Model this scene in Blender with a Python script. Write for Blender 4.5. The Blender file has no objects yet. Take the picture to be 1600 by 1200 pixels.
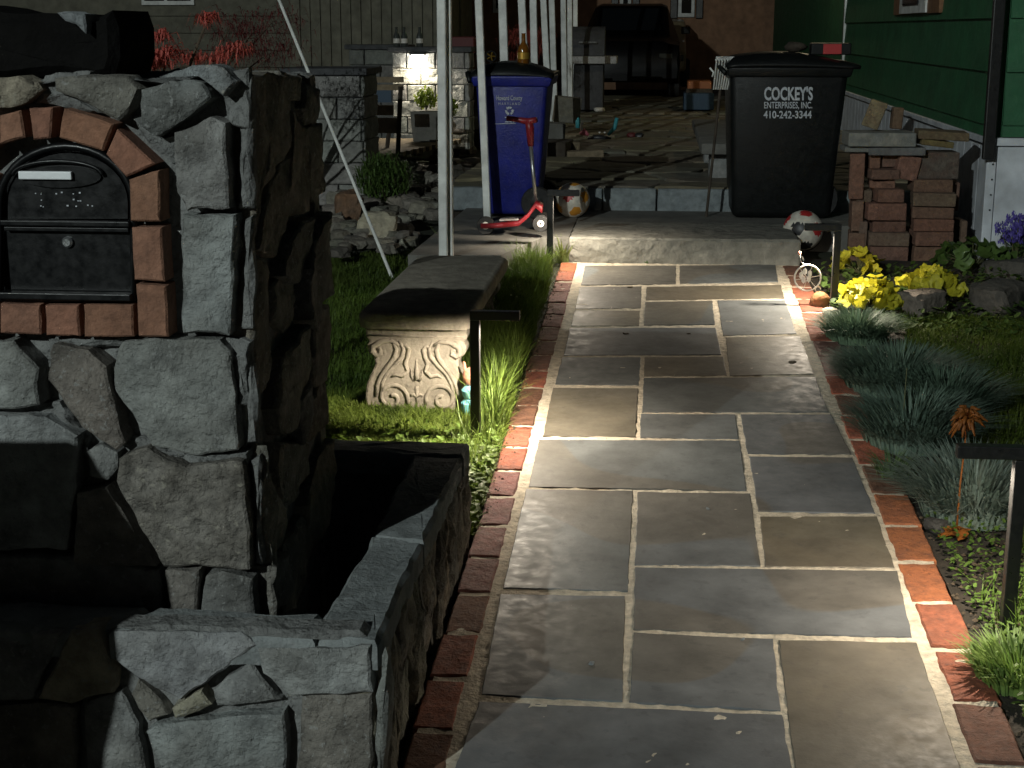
import bpy, bmesh, math, random
from mathutils import Vector, Matrix, noise
R = math.radians
rnd = random.Random(7)
sc = bpy.context.scene
col = sc.collection

# ------------------------------------------------------------------ camera
F, PITCH, YAW, H, SL = 2330.0, R(13.4), R(5.44), 1.55, 0.05
cam = bpy.data.cameras.new('camera')
cam.sensor_width = 36; cam.lens = F / 1600 * 36; cam.clip_start = 0.05; cam.clip_end = 400
co = bpy.data.objects.new('camera', cam); col.objects.link(co)
co.location = (0, 0, H); co.rotation_euler = (R(90) - PITCH, 0, YAW)
sc.camera = co

# ------------------------------------------------------------------ night sky, moonlight, exposure
LAMP_AZ, LAMP_EL = R(22), R(21)
w = bpy.data.worlds.new('World'); sc.world = w; w.use_nodes = True
nt = w.node_tree; bg = nt.nodes['Background']
sky = nt.nodes.new('ShaderNodeTexSky'); sky.sky_type = 'NISHITA'; sky.sun_disc = False
sky.sun_elevation = R(21); sky.sun_rotation = R(180) + LAMP_AZ
nt.links.new(sky.outputs[0], bg.inputs[0]); bg.inputs[1].default_value = 0.0016
sun = bpy.data.lights.new('moonlight', 'SUN'); sun.energy = 0.02; sun.angle = R(2); sun.color = (.85, .95, 1)
so = bpy.data.objects.new('moonlight', sun); col.objects.link(so)
so.rotation_euler = (R(90) - LAMP_EL, 0, -LAMP_AZ)
sc.view_settings.view_transform = 'Standard'; sc.view_settings.look = 'None'
sc.view_settings.exposure = 0; sc.view_settings.gamma = 1; sc.view_settings.use_curve_mapping = False
sc.cycles.use_denoising = True
sc.cycles.max_bounces = 6; sc.cycles.diffuse_bounces = 3

# ------------------------------------------------------------------ pixel -> place (direction only; the distance comes from the plane touched)
def ray(px, py):
    u = (px - 800) / F; v = (600 - py) / F
    f = math.cos(PITCH) + v * math.sin(PITCH); z = -math.sin(PITCH) + v * math.cos(PITCH)
    c, s = math.cos(YAW), math.sin(YAW)
    return Vector((u * c - f * s, u * s + f * c, z))
CAM = Vector((0, 0, H))
def G(px, py, z=0.0, s=SL):
    d = ray(px, py); return CAM + d * ((z - H) / (d.z - s * d.y))
def GX(px, py, x): d = ray(px, py); return CAM + d * (x / d.x)
def GY(px, py, y): d = ray(px, py); return CAM + d * (y / d.y)
def gz(y): return SL * y if y < 7.6 else 0.38 + 0.008 * min(y - 7.6, 30)

# ------------------------------------------------------------------ materials
MATS = {}
def mat(name, color=(.5, .5, .5), rough=.7, metal=0, noise_s=0, noise_c=None, bump=0, bump_s=40, use_obj=False,
        emit=None, estr=0, spec=.5, amt=.5, detail=8, trans=0, speck=0, speck_s=120, speck_c=(0, 0, 0), two=None, two_s=3,
        stripe=None, alpha=1, coat=0, bump2=0, bump2_s=8, vary=.28):
    m = bpy.data.materials.new(name); m.use_nodes = True; MATS[name] = m
    N = m.node_tree; L = N.links; b = N.nodes['Principled BSDF']
    b.inputs['Roughness'].default_value = rough; b.inputs['Metallic'].default_value = metal
    b.inputs['Specular IOR Level'].default_value = spec
    if coat: b.inputs['Coat Weight'].default_value = coat
    if use_obj:
        oi = N.nodes.new('ShaderNodeObjectInfo'); src = oi.outputs['Color']
    else:
        rg = N.nodes.new('ShaderNodeRGB'); rg.outputs[0].default_value = (*color, 1); src = rg.outputs[0]
    tc = N.nodes.new('ShaderNodeTexCoord')
    def nz(scale, det=detail, ro=.6):
        n = N.nodes.new('ShaderNodeTexNoise'); n.inputs['Scale'].default_value = scale
        n.inputs['Detail'].default_value = det; n.inputs['Roughness'].default_value = ro
        L.new(tc.outputs['Object'], n.inputs['Vector']); return n.outputs['Fac']
    def mix(fac, a, bcol, mode='MIX'):
        x = N.nodes.new('ShaderNodeMix'); x.data_type = 'RGBA'; x.blend_type = mode
        if isinstance(fac, float): x.inputs[0].default_value = fac
        else: L.new(fac, x.inputs[0])
        if isinstance(a, tuple): x.inputs[6].default_value = (*a, 1)
        else: L.new(a, x.inputs[6])
        if isinstance(bcol, tuple): x.inputs[7].default_value = (*bcol, 1)
        else: L.new(bcol, x.inputs[7])
        return x.outputs[2]
    def ramp(fac, p0, p1, c0=0., c1=1.):
        r = N.nodes.new('ShaderNodeMapRange'); r.inputs[1].default_value = p0; r.inputs[2].default_value = p1
        r.inputs[3].default_value = c0; r.inputs[4].default_value = c1; L.new(fac, r.inputs[0]); return r.outputs[0]
    if two:   # crisp natural colour change inside a piece
        src = mix(ramp(nz(two_s, 1, .3), .56, .57, 0., .55), src, two)
    if noise_s and noise_c:
        src = mix(ramp(nz(noise_s), .35, .7, 0., amt), src, noise_c)
    if noise_s:
        v = N.nodes.new('ShaderNodeHueSaturation'); L.new(src, v.inputs['Color'])
        L.new(ramp(nz(noise_s * 3.1), .3, .7, 1 - vary, 1 + vary), v.inputs['Value']); src = v.outputs[0]
    if speck:
        src = mix(ramp(nz(speck_s, 3), .60, .66, 0., float(speck)), src, speck_c)
    L.new(src, b.inputs['Base Color'])
    if bump:
        bp = N.nodes.new('ShaderNodeBump'); bp.inputs['Strength'].default_value = bump; bp.inputs['Distance'].default_value = .01
        L.new(nz(bump_s, 10, .65), bp.inputs['Height']); last = bp
        if bump2:
            b2 = N.nodes.new('ShaderNodeBump'); b2.inputs['Strength'].default_value = bump2; b2.inputs['Distance'].default_value = .03
            L.new(nz(bump2_s, 6, .55), b2.inputs['Height']); L.new(bp.outputs[0], b2.inputs['Normal']); last = b2
        L.new(last.outputs[0], b.inputs['Normal'])
        rr = ramp(nz(bump_s * .4), .3, .7, max(0., rough - .12), min(1., rough + .12)); L.new(rr, b.inputs['Roughness'])
    if emit:
        b.inputs['Emission Color'].default_value = (*emit, 1); b.inputs['Emission Strength'].default_value = estr
    if trans:
        out = N.nodes['Material Output']; t = N.nodes.new('ShaderNodeBsdfTranslucent'); L.new(src, t.inputs[0])
        ms = N.nodes.new('ShaderNodeMixShader'); ms.inputs[0].default_value = trans
        L.new(b.outputs[0], ms.inputs[1]); L.new(t.outputs[0], ms.inputs[2]); L.new(ms.outputs[0], out.inputs[0])
    return m

mat('bluestone', rough=.6, spec=.35, use_obj=True, noise_s=2.2, noise_c=(.085, .088, .088), amt=.4, bump=.14, bump_s=70, two=(.125, .102, .07), two_s=1.5, bump2=.04, bump2_s=5, speck=.25, speck_s=26, speck_c=(.05, .05, .05))
mat('mortar', (.60, .53, .42), .95, noise_s=14, noise_c=(.40, .35, .27), bump=.8, bump_s=90, bump2=.5, bump2_s=25)
mat('wall_mortar', (.20, .205, .20), .95, noise_s=9, noise_c=(.08, .08, .075), bump=1, bump_s=50, bump2=1, bump2_s=16)
mat('brick', rough=.85, use_obj=True, noise_s=16, noise_c=(.10, .045, .03), amt=.55, bump=.7, bump_s=120, speck=.55, speck_s=70, speck_c=(.06, .03, .025), bump2=.35, bump2_s=22)
mat('arch_brick', rough=.9, use_obj=True, noise_s=18, noise_c=(.13, .06, .04), amt=.4, bump=.6, bump_s=110)
mat('fieldstone', rough=.82, use_obj=True, noise_s=5, noise_c=(.12, .115, .10), amt=.75, bump=1, bump_s=75, bump2=.7, bump2_s=20, speck=.5, speck_s=85, speck_c=(.34, .35, .34), vary=.5)
mat('rough_fieldstone', rough=.9, use_obj=True, noise_s=11, noise_c=(.07, .06, .045), amt=.7, bump=1, bump_s=70, bump2=1, bump2_s=22, speck=.5, speck_s=45, speck_c=(.36, .34, .28), vary=.45)
mat('cap_concrete', (.23, .25, .25), .9, noise_s=6, noise_c=(.11, .12, .12), bump=.8, bump_s=70, bump2=.4, bump2_s=10, speck=.3, speck_s=30, speck_c=(.35, .36, .36))
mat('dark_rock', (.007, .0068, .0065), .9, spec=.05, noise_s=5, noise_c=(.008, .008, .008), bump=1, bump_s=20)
mat('chip_and_lit_patch', (.24, .26, .27), .9, noise_s=12, noise_c=(.1, .1, .1), bump=1, bump_s=60)  # pale grey of the litter chips and of the boulder's painted lit top
mat('bench_stone', (.36, .32, .26), .9, noise_s=7, noise_c=(.20, .18, .14), bump=.5, bump_s=80, amt=.6, bump2=.2, bump2_s=14, speck=.3, speck_s=40, speck_c=(.14, .13, .11))
mat('step_concrete', (.20, .195, .17), .9, noise_s=5, noise_c=(.12, .12, .10), bump=.9, bump_s=30, bump2=.9, bump2_s=7)
mat('concrete', (.15, .145, .13), .9, noise_s=3, noise_c=(.09, .088, .078), bump=.5, bump_s=50)
mat('riser_stone', rough=.85, use_obj=True, noise_s=8, noise_c=(.12, .14, .15), bump=.8, bump_s=40)
mat('flagstone', rough=.8, use_obj=True, noise_s=3, noise_c=(.09, .08, .05), bump=.8, bump_s=25, bump2=.8, bump2_s=5)
mat('soil', (.030, .024, .017), 1, noise_s=6, noise_c=(.012, .010, .007), bump=1, bump_s=30, bump2=1, bump2_s=6, speck=.5, speck_s=18, speck_c=(.07, .055, .035))
mat('ground', (.030, .036, .018), 1, noise_s=2, noise_c=(.02, .018, .012), bump=1, bump_s=30)
mat('road', (.05, .05, .05), .95, noise_s=4, bump=.5, bump_s=60)
mat('grass', rough=.55, use_obj=True, noise_s=3.5, noise_c=(.035, .075, .012), amt=.8, trans=.35, spec=.3)
mat('clump', rough=.6, use_obj=True, noise_s=14, noise_c=(.05, .10, .06), amt=.6, trans=.25, spec=.3)
mat('leaf_yellow', (.62, .56, .04), .5, noise_s=20, noise_c=(.42, .42, .04), amt=.6, bump=.5, bump_s=60, trans=.3)
mat('leaf_green', (.10, .17, .04), .5, noise_s=14, noise_c=(.05, .09, .02), trans=.25)
mat('leaf_lime', (.30, .36, .05), .5, noise_s=14, noise_c=(.2, .28, .04), trans=.25)
mat('leaf_red', (.58, .13, .10), .5, noise_s=8, noise_c=(.36, .06, .05), trans=.3)
mat('leaf_dark_red', (.14, .02, .02), .6, noise_s=8, noise_c=(.08, .012, .012), trans=.2)
mat('petal_purple', (.13, .10, .42), .6, noise_s=20, noise_c=(.08, .05, .3), trans=.2)
mat('petal_orange', (.27, .09, .014), .6, noise_s=15, noise_c=(.17, .05, .008), trans=.2)
mat('stem', (.12, .12, .05), .7)
mat('bark', (.10, .075, .05), .9, noise_s=14, noise_c=(.05, .035, .02), bump=.8, bump_s=40)
mat('black_metal', (.012, .012, .012), .38, bump=.06, bump_s=200)
mat('mailbox_black', (.005, .0055, .006), .36, bump=.04, bump_s=120, spec=.3)
mat('chrome', (.75, .78, .8), .25, metal=.9, bump=.2, bump_s=60)
mat('handle_glare', (.75, .78, .8), .3, bump=.2, bump_s=50)  # pale colour stands in for the lamp's glare on the metal handle
mat('led', (1, .9, .75), .5, emit=(1, .86, .66), estr=14)
mat('glare', (1, 1, 1), .5, emit=(1, .95, .85), estr=60)
mat('white_paint', (.72, .73, .70), .45, noise_s=3, noise_c=(.52, .52, .48), amt=.4, bump=.15, bump_s=30)
mat('white_vinyl', (.60, .63, .67), .5, noise_s=2, noise_c=(.48, .5, .53), amt=.4, bump=.15, bump_s=20)
mat('blue_plastic', (.010, .016, .20), .42, noise_s=4, noise_c=(.010, .014, .12), amt=.7, speck=.35, speck_s=14, speck_c=(.03, .035, .14), bump=.25, bump_s=90)
mat('black_plastic', (.006, .007, .007), .45, noise_s=5, noise_c=(.009, .010, .010), bump=.12, bump_s=90, spec=.25)
mat('print_white', (.55, .58, .62), .7, noise_s=60, noise_c=(.30, .32, .35), amt=.8)
mat('red_plastic', (.22, .016, .022), .4, noise_s=9, noise_c=(.22, .015, .02), bump=.15, bump_s=60)
mat('grey_plastic', (.35, .34, .33), .5, noise_s=9, noise_c=(.24, .23, .22))
mat('rubber', (.018, .018, .018), .8, bump=.4, bump_s=120)
mat('steel', (.45, .45, .44), .35, metal=.8, bump=.1, bump_s=80)
mat('green_siding', (.022, .125, .05), .6, noise_s=1.5, noise_c=(.018, .09, .04), amt=.6, bump=.25, bump_s=50)
mat('brown_trim', (.22, .11, .05), .7, noise_s=8, noise_c=(.14, .07, .03), bump=.4, bump_s=40)
mat('dark_glass', (.01, .012, .014), .08)
mat('peach_stucco', (.30, .17, .10), .95, noise_s=2, noise_c=(.25, .14, .085), bump=.4, bump_s=30)
mat('shed_siding', (.16, .152, .115), .85, noise_s=3, noise_c=(.12, .115, .085), bump=.5, bump_s=30)
mat('block', rough=.9, use_obj=True, noise_s=7, noise_c=(.16, .16, .15), bump=1, bump_s=35, bump2=1, bump2_s=10)
mat('slate', (.06, .062, .065), .8, noise_s=6, noise_c=(.035, .036, .04), bump=.6, bump_s=40)
mat('wood', (.22, .17, .11), .85, noise_s=8, noise_c=(.13, .10, .06), bump=.6, bump_s=40)
mat('dark_wood', (.055, .042, .03), .85, noise_s=8, noise_c=(.03, .022, .015), bump=.6, bump_s=40)
mat('rubble', rough=.9, use_obj=True, noise_s=9, noise_c=(.09, .085, .075), bump=1, bump_s=30, bump2=1, bump2_s=10)
mat('car_paint', (.0015, .0015, .0018), .35, spec=.12)
mat('car_tan', (.24, .20, .12), .4, coat=.3)
mat('amber_glass', (.16, .06, .008), .1, bump=.1, bump_s=20)
mat('clear_glass', (.05, .055, .05), .08, spec=.9)
mat('grill_cover', (.055, .055, .058), .7, noise_s=6, noise_c=(.035, .035, .037), bump=.6, bump_s=18)
mat('teal', (.05, .30, .34), .6, noise_s=9, noise_c=(.03, .2, .24))
mat('cyan', (.25, .65, .75), .5, noise_s=20, noise_c=(.15, .5, .6))
mat('pink', (.60, .16, .20), .6, noise_s=9, noise_c=(.45, .1, .14))
mat('coral', (.75, .32, .22), .6, noise_s=30, noise_c=(.6, .2, .14))
mat('pale_paint', (.7, .66, .6), .6, noise_s=20, noise_c=(.5, .46, .4))
mat('ball_orange', (.55, .24, .03), .45)
mat('ball_white', (.66, .62, .54), .45, noise_s=6, noise_c=(.5, .46, .38), bump=.1, bump_s=120)
mat('ball_black', (.02, .02, .022), .45)
mat('ball_red', (.45, .03, .03), .45)
mat('gold', (.55, .33, .06), .35, metal=.6)
mat('dark_red', (.10, .010, .010), .6)
mat('navy', (.02, .05, .09), .6)
mat('orange_plastic', (.30, .10, .03), .6)
mat('galvanised', (.30, .31, .32), .5, metal=.5)
mat('shadow_block_green', (.03, .07, .04), .6)

# ------------------------------------------------------------------ mesh helpers
class MB:
    def __init__(s): s.v = []; s.f = []
    def add(s, v, f):
        o = len(s.v); s.v += [Vector(p) for p in v]; s.f += [tuple(i + o for i in q) for q in f]; return s
    def box(s, c, h, rz=0, rx=0, ry=0, bev=0):
        M = Matrix.Translation(c) @ Matrix.Rotation(rz, 4, 'Z') @ Matrix.Rotation(ry, 4, 'Y') @ Matrix.Rotation(rx, 4, 'X')
        bm = bmesh.new(); bmesh.ops.create_cube(bm, size=2)
        for v in bm.verts: v.co = Vector((v.co.x * h[0], v.co.y * h[1], v.co.z * h[2]))
        if bev: bmesh.ops.bevel(bm, geom=bm.edges[:], offset=bev, segments=2, affect='EDGES', profile=.5)
        bm.verts.index_update()
        s.add([M @ v.co for v in bm.verts], [[v.index for v in f.verts] for f in bm.faces]); bm.free(); return s
    def b2(s, a, b, **k):
        a = Vector(a); b = Vector(b)
        return s.box((a + b) / 2, [abs(x) / 2 for x in (b - a)], **k)
    def tube(s, pts, r, n=8, cap=True):
        pts = [Vector(p) for p in pts]; m = len(pts)
        rr = r if isinstance(r, (list, tuple)) else [r] * m
        o = len(s.v); up = None
        for i, p in enumerate(pts):
            t = (pts[min(i + 1, m - 1)] - pts[max(i - 1, 0)]).normalized()
            if up is None: up = Vector((0, 0, 1)) if abs(t.z) < .9 else Vector((1, 0, 0))
            a = t.cross(up).normalized(); b = a.cross(t).normalized(); up = b
            for k in range(n):
                th = 2 * math.pi * k / n; s.v.append(p + (a * math.cos(th) + b * math.sin(th)) * rr[i])
        for i in range(m - 1):
            for k in range(n):
                s.f.append((o + i * n + k, o + i * n + (k + 1) % n, o + (i + 1) * n + (k + 1) % n, o + (i + 1) * n + k))
        if cap:
            s.f.append(tuple(o + k for k in range(n))[::-1]); s.f.append(tuple(o + (m - 1) * n + k for k in range(n)))
        return s
    def lathe(s, prof, c=(0, 0, 0), n=16, axis='Z', M=None):
        c = Vector(c); o = len(s.v)
        for r, z in prof:
            for k in range(n):
                th = 2 * math.pi * k / n; p = Vector((r * math.cos(th), r * math.sin(th), z))
                if axis == 'X': p = Vector((p.z, p.x, p.y))
                if axis == 'Y': p = Vector((p.x, p.z, p.y))
                if M: p = M @ p
                s.v.append(p + c)
        for i in range(len(prof) - 1):
            for k in range(n):
                s.f.append((o + i * n + k, o + i * n + (k + 1) % n, o + (i + 1) * n + (k + 1) % n, o + (i + 1) * n + k))
        s.f.append(tuple(o + k for k in range(n))[::-1]); e = o + (len(prof) - 1) * n
        s.f.append(tuple(e + k for k in range(n))); return s
    def prism(s, poly, a, b, n, d):    # polygon in the a,b plane (3-D points), pushed along n by d
        pts = [Vector(p) for p in poly]; m = len(pts); o = len(s.v); n = Vector(n) * d
        s.v += pts + [p + n for p in pts]
        s.f.append(tuple(range(o, o + m))); s.f.append(tuple(range(o + m, o + 2 * m))[::-1])
        for i in range(m): s.f.append((o + i, o + (i + 1) % m, o + m + (i + 1) % m, o + m + i))
        return s
    def build(s, name, mt, parent=None, smooth=False, color=None, fixn=True, xf=None):
        me = bpy.data.meshes.new(name)
        off = parent_loc(parent)
        vs = [xf @ v for v in s.v] if xf else s.v
        me.from_pydata([tuple(v - off) for v in vs], [], s.f)
        if fixn:
            bm = bmesh.new(); bm.from_mesh(me); bmesh.ops.recalc_face_normals(bm, faces=bm.faces[:]); bm.to_mesh(me); bm.free()
        me.materials.append(MATS[mt])
        if smooth: me.polygons.foreach_set('use_smooth', [True] * len(me.polygons))
        return link(name, me, parent, color)
def parent_loc(p):
    o = Vector((0, 0, 0))
    while p: o = o + p.location; p = p.parent
    return o
def link(name, me, parent=None, color=None):
    o = bpy.data.objects.new(name, me); col.objects.link(o)
    if parent: o.parent = parent
    if color: o.color = (*color, 1)
    return o
def tag(o, label, cat, group=None):
    o['label'] = label; o['category'] = cat
    if group: o['group'] = group
    return o
def thing(name, label, cat, loc=(0, 0, 0), group=None):
    o = bpy.data.objects.new(name, None); col.objects.link(o); o.location = loc; o.empty_display_size = .1
    return tag(o, label, cat, group)
def struct(o): o['kind'] = 'structure'; return o
def stuff(o): o['kind'] = 'stuff'; return o
def smooth_angle(o, deg=40):
    me = o.data; me.polygons.foreach_set('use_smooth', [True] * len(me.polygons)); me.set_sharp_from_angle(angle=R(deg)); return o

def resample(poly, sp, jit, seed):
    out = []; n = len(poly)
    for i in range(n):
        a = Vector(poly[i]); b = Vector(poly[(i + 1) % n]); L = (b - a).length; k = max(1, int(L / sp)); d = (b - a)
        nrm = Vector((-d.y, d.x)).normalized() if L else Vector((0, 0))
        for j in range(k):
            p = a + d * (j / k)
            w_ = noise.noise(Vector((p.x * 14, p.y * 14, seed))) + .5 * noise.noise(Vector((p.x * 40, p.y * 40, seed + 9)))
            out.append(p + nrm * w_ * jit)
    return out
def stone_geo(poly, o, a, b, n, front=0., back=.05, rough=.006, jit=.006, sp=.025, ch=.008, seed=0, dome=0., ns=9., rings=(.8, .5)):
    """a rough slab of stone: outline polygon (2-D in a,b), face pushed along n"""
    o, a, b, n = map(Vector, (o, a, b, n))
    P = resample([Vector(p) for p in poly], sp, jit, seed); m = len(P)
    area = sum(P[i].x * P[(i + 1) % m].y - P[(i + 1) % m].x * P[i].y for i in range(m))
    if area < 0: P.reverse()
    c = sum(P, Vector((0, 0))) / m
    def inset(d):
        q = []
        for i in range(m):
            t = (P[(i + 1) % m] - P[i - 1])
            nn = Vector((-t.y, t.x)); nn = nn.normalized() if nn.length > 1e-9 else nn
            q.append(P[i] + nn * d)
        return q
    def h(p): return (noise.noise(Vector((p.x * ns, p.y * ns, seed * 1.7))) + .5 * noise.noise(Vector((p.x * ns * 3, p.y * ns * 3, seed)))) * rough
    V = []; Fc = []
    def ring(pts, hh): V.extend([o + a * p.x + b * p.y + n * z for p, z in zip(pts, hh)])
    ring(P, [-back] * m); ring(P, [front - ch + h(p) * .5 for p in P])
    q = inset(ch * .9); ring(q, [front + h(p) for p in q])
    for r_ in rings:
        qq = [c + (p - c) * r_ for p in q]; ring(qq, [front + dome * (1 - r_ * r_) + h(p) for p in qq])
    k = 3 + len(rings)
    for j in range(k - 1):
        for i in range(m): Fc.append((j * m + i, j * m + (i + 1) % m, (j + 1) * m + (i + 1) % m, (j + 1) * m + i))
    V.append(o + a * c.x + b * c.y + n * (front + dome + h(c)))
    for i in range(m): Fc.append(((k - 1) * m + i, (k - 1) * m + (i + 1) % m, len(V) - 1))
    Fc.append(tuple(range(m))[::-1])
    return V, Fc
def stone(name, mt, parent, color, poly, o, a, b, n, **k):
    V, Fc = stone_geo(poly, o, a, b, n, **k)
    return smooth_angle(MB().add(V, Fc).build(name, mt, parent, color=color), 32)
def voronoi(seeds, rect, gap):
    x0, y0, x1, y1 = rect; cells = []
    for i, s in enumerate(seeds):
        poly = [Vector((x0, y0)), Vector((x1, y0)), Vector((x1, y1)), Vector((x0, y1))]
        for j, t in enumerate(seeds):
            if i == j or not poly: continue
            d = (t - s); L = d.length
            if L < 1e-6: continue
            d = d / L; lim = L / 2 - gap / 2; out = []
            for k in range(len(poly)):
                A, B = poly[k], poly[(k + 1) % len(poly)]; da = (A - s).dot(d) - lim; db = (B - s).dot(d) - lim
                if da <= 0: out.append(A)
                if (da < 0 < db) or (db < 0 < da): out.append(A + (B - A) * (da / (da - db)))
            poly = out
        if len(poly) > 2: cells.append((i, poly))
    return cells
def jitcol(c, j=.12, r=rnd):
    k = 1 + r.uniform(-j, j); return tuple(max(0.003, x * k * (1 + r.uniform(-j, j) * .35)) for x in c)
def text(name, s, o, a, b, height, width, mt, parent, n, bold=.0):
    cu = bpy.data.curves.new(name, 'FONT'); cu.body = s; cu.size = 1; cu.offset = bold; cu.resolution_u = 3
    t = bpy.data.objects.new('tmp', cu); col.objects.link(t)
    me = bpy.data.meshes.new_from_object(t.evaluated_get(bpy.context.evaluated_depsgraph_get()))
    bpy.data.objects.remove(t)
    xs = [v.co.x for v in me.vertices]; ys = [v.co.y for v in me.vertices]
    x0, x1, y0, y1 = min(xs), max(xs), min(ys), max(ys); off = parent_loc(parent)
    o, a, b, n = map(Vector, (o, a, b, n))
    for v in me.vertices:
        v.co = o + a * ((v.co.x - x0) / (x1 - x0) * width) + b * ((v.co.y - y0) / (y1 - y0) * height) + n * .003 - off
    me.materials.clear(); me.materials.append(MATS[mt])
    return link(name, me, parent)
def blade(m, p, yawd, L, lean, wd, seg=2, droop=.5):
    d = Vector((math.cos(yawd), math.sin(yawd), 0)); sd = Vector((-d.y, d.x, 0)) * wd
    o = len(m.v); q = Vector(p)
    for i in range(seg):
        t = i / seg; pt = q + Vector((0, 0, 1)) * L * t * (1 - .25 * droop * t * lean) + d * L * lean * t * t
        m.v += [pt - sd * (1 - t * .6), pt + sd * (1 - t * .6)]
    m.v.append(q + Vector((0, 0, 1)) * L * (1 - .45 * droop * min(lean, 1.5)) + d * L * lean)
    for i in range(seg - 1): m.f.append((o + 2 * i, o + 2 * i + 1, o + 2 * i + 3, o + 2 * i + 2))
    m.f.append((o + 2 * seg - 2, o + 2 * seg - 1, o + 2 * seg))
def rock_mb(c, h, seed, sub=2, amp=.25, sq=.6):
    bm = bmesh.new(); bmesh.ops.create_icosphere(bm, subdivisions=sub, radius=1)
    m = MB(); c = Vector(c); rz = Matrix.Rotation(seed * 1.3, 3, 'Z'); vs = []
    for v in bm.verts:
        p = v.co.copy(); q = p * 1.1 + Vector((seed * 3.1, seed, 0))
        k = 1 + amp * noise.noise(q) + amp * .6 * noise.noise(q * 2.4)
        p = Vector([math.copysign(abs(x) ** sq, x) for x in p]) * k * .82
        vs.append(c + rz @ Vector((p.x * h[0], p.y * h[1], p.z * h[2])))
    bm.verts.index_update(); m.add(vs, [[v.index for v in f.verts] for f in bm.faces]); bm.free(); return m

X, Y, Z = Vector((1, 0, 0)), Vector((0, 1, 0)), Vector((0, 0, 1))
PA, PB, PN = X, Vector((0, 1, SL)), Vector((0, -SL, 1)).normalized()
O0 = Vector((0, 0, 0))

# ================================================================== SETTING
m = MB(); ys = [-30, 0, 7.6, 9, 40, 90]; xs = [-60, -6, -2.5, -.3, .3, 2.5, 6, 60]
for y in ys:
    for x in xs: m.v.append(Vector((x, y, gz(y) - .03)))
for j in range(len(ys) - 1):
    for i in range(len(xs) - 1):
        k = len(xs); m.f.append((j * k + i, j * k + i + 1, (j + 1) * k + i + 1, (j + 1) * k + i))
struct(m.build('ground', 'ground'))

# ---- walkway: bluestone slabs, brick edging, mortar
walk = struct(MB().add([(-.375, -.2, -.014), (.645, -.2, -.014), (.645, 7.6, .366), (-.375, 7.6, .366),
                        (-.375, -.2, -.12), (.645, -.2, -.12), (.645, 7.6, .28), (-.375, 7.6, .28)],
                       [(0, 1, 2, 3), (4, 5, 6, 7), (0, 1, 5, 4), (1, 2, 6, 5), (2, 3, 7, 6), (3, 0, 4, 7)]).build('walkway', 'mortar'))
# fine grid of the mortar so that it is uneven
m = MB(); nx, ny = 90, 520
for j in range(ny + 1):
    for i in range(nx + 1):
        x = -.463 + 1.214 * i / nx; y = -.2 + 7.8 * j / ny
        z = SL * y + .0005 + .003 * noise.noise(Vector((x * 22, y * 22, 3))) + .002 * noise.noise(Vector((x * 70, y * 70, 8)))
        m.v.append(Vector((x, y, z)))
for j in range(ny):
    for i in range(nx): k = nx + 1; m.f.append((j * k + i, j * k + i + 1, (j + 1) * k + i + 1, (j + 1) * k + i))
m.build('mortar_bed', 'mortar', walk, smooth=True, fixn=False)
GREY, BRN, DRK = (.128, .136, .141), (.145, .124, .09), (.108, .113, .112)
slabs = [
 (GREY, (914,416,1056,416,1056,445,908,446)), (GREY, (1062,416,1211,414,1216,441,1062,444)),
 (DRK, (906,449,1003,448,1001,482,899,483)), (BRN, (1010,449,1220,446,1226,467,1009,470)),
 (BRN, (898,486,1000,486,999,510,892,510)), (DRK, (1008,473,1113,471,1117,508,1006,509)), (GREY, (1121,470,1227,470,1245,522,1130,525)),
 (GREY, (890,514,1118,513,1127,555,881,556)), (BRN, (1134,528,1250,526,1272,585,1140,588)),
 (DRK, (879,559,1001,559,998,603,867,602)), (BRN, (1007,559,1130,558,1136,588,1006,589)),
 (DRK, (1006,592,1274,590,1295,645,1003,645)), (BRN, (864,607,997,608,993,684,848,682)),
 (GREY, (1001,648,1149,649,1154,687,1000,685)), (GREY, (1157,649,1299,649,1330,711,1168,710)),
 (GREY, (842,688,1156,690,1166,768,826,762)), (GREY, (1170,714,1332,716,1368,803,1184,800)),
 (GREY, (822,766,989,768,981,925,786,920)), (GREY, (996,770,1172,772,1188,885,992,884)), (BRN, (1187,808,1370,808,1398,888,1195,886)),
 (GREY, (992,888,1402,894,1425,998,990,985)), (GREY, (782,930,977,933,973,1098,752,1087)),
 (GREY, (990,990,1208,1000,1220,1113,984,1100)), (BRN, (1216,1002,1432,1006,1510,1230,1245,1230)),
 (GREY, (748,1097,1222,1118,1242,1228,703,1225))]
def slab(poly, c, i):
    o = stone('slab', 'bluestone', walk, jitcol(c, .06), poly, O0, PA, PB, PN, front=.0035 + rnd.uniform(-.001, .001), back=.05, rough=.001, jit=.0028, sp=.016, ch=.002, seed=i * 3.3, ns=6, rings=(.7, .35))
    return o
for i, (c, q) in enumerate(slabs):
    pts = [G(q[k], q[k + 1]) for k in range(0, 8, 2)]
    slab([(p.x, p.y) for p in pts], c, i)
y0 = G(975, 1236).y
for j, (c, x0, x1, ya, yb) in enumerate([(GREY, -.355, .12, 1.95, y0 - .01), (BRN, .14, .625, 2.1, y0 - .01), (GREY, .14, .625, 1.3, 2.08), (BRN, -.355, .12, 1.1, 1.93), (GREY, -.355, .3, .3, 1.08), (GREY, .32, .625, .3, 1.28), (DRK, -.355, .625, -.18, .28)]):
    slab([(x0, ya), (x1, ya), (x1, yb), (x0, yb)], c, 60 + j)
RED, PUR, BRWN, ORG = (.30, .085, .045), (.21, .085, .075), (.16, .075, .045), (.36, .12, .045)
lc = [RED, RED, RED, PUR, PUR, PUR, BRWN, RED, BRWN, RED, BRWN, RED, RED, RED, PUR, PUR, PUR, BRWN, BRWN, RED, RED]
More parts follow.
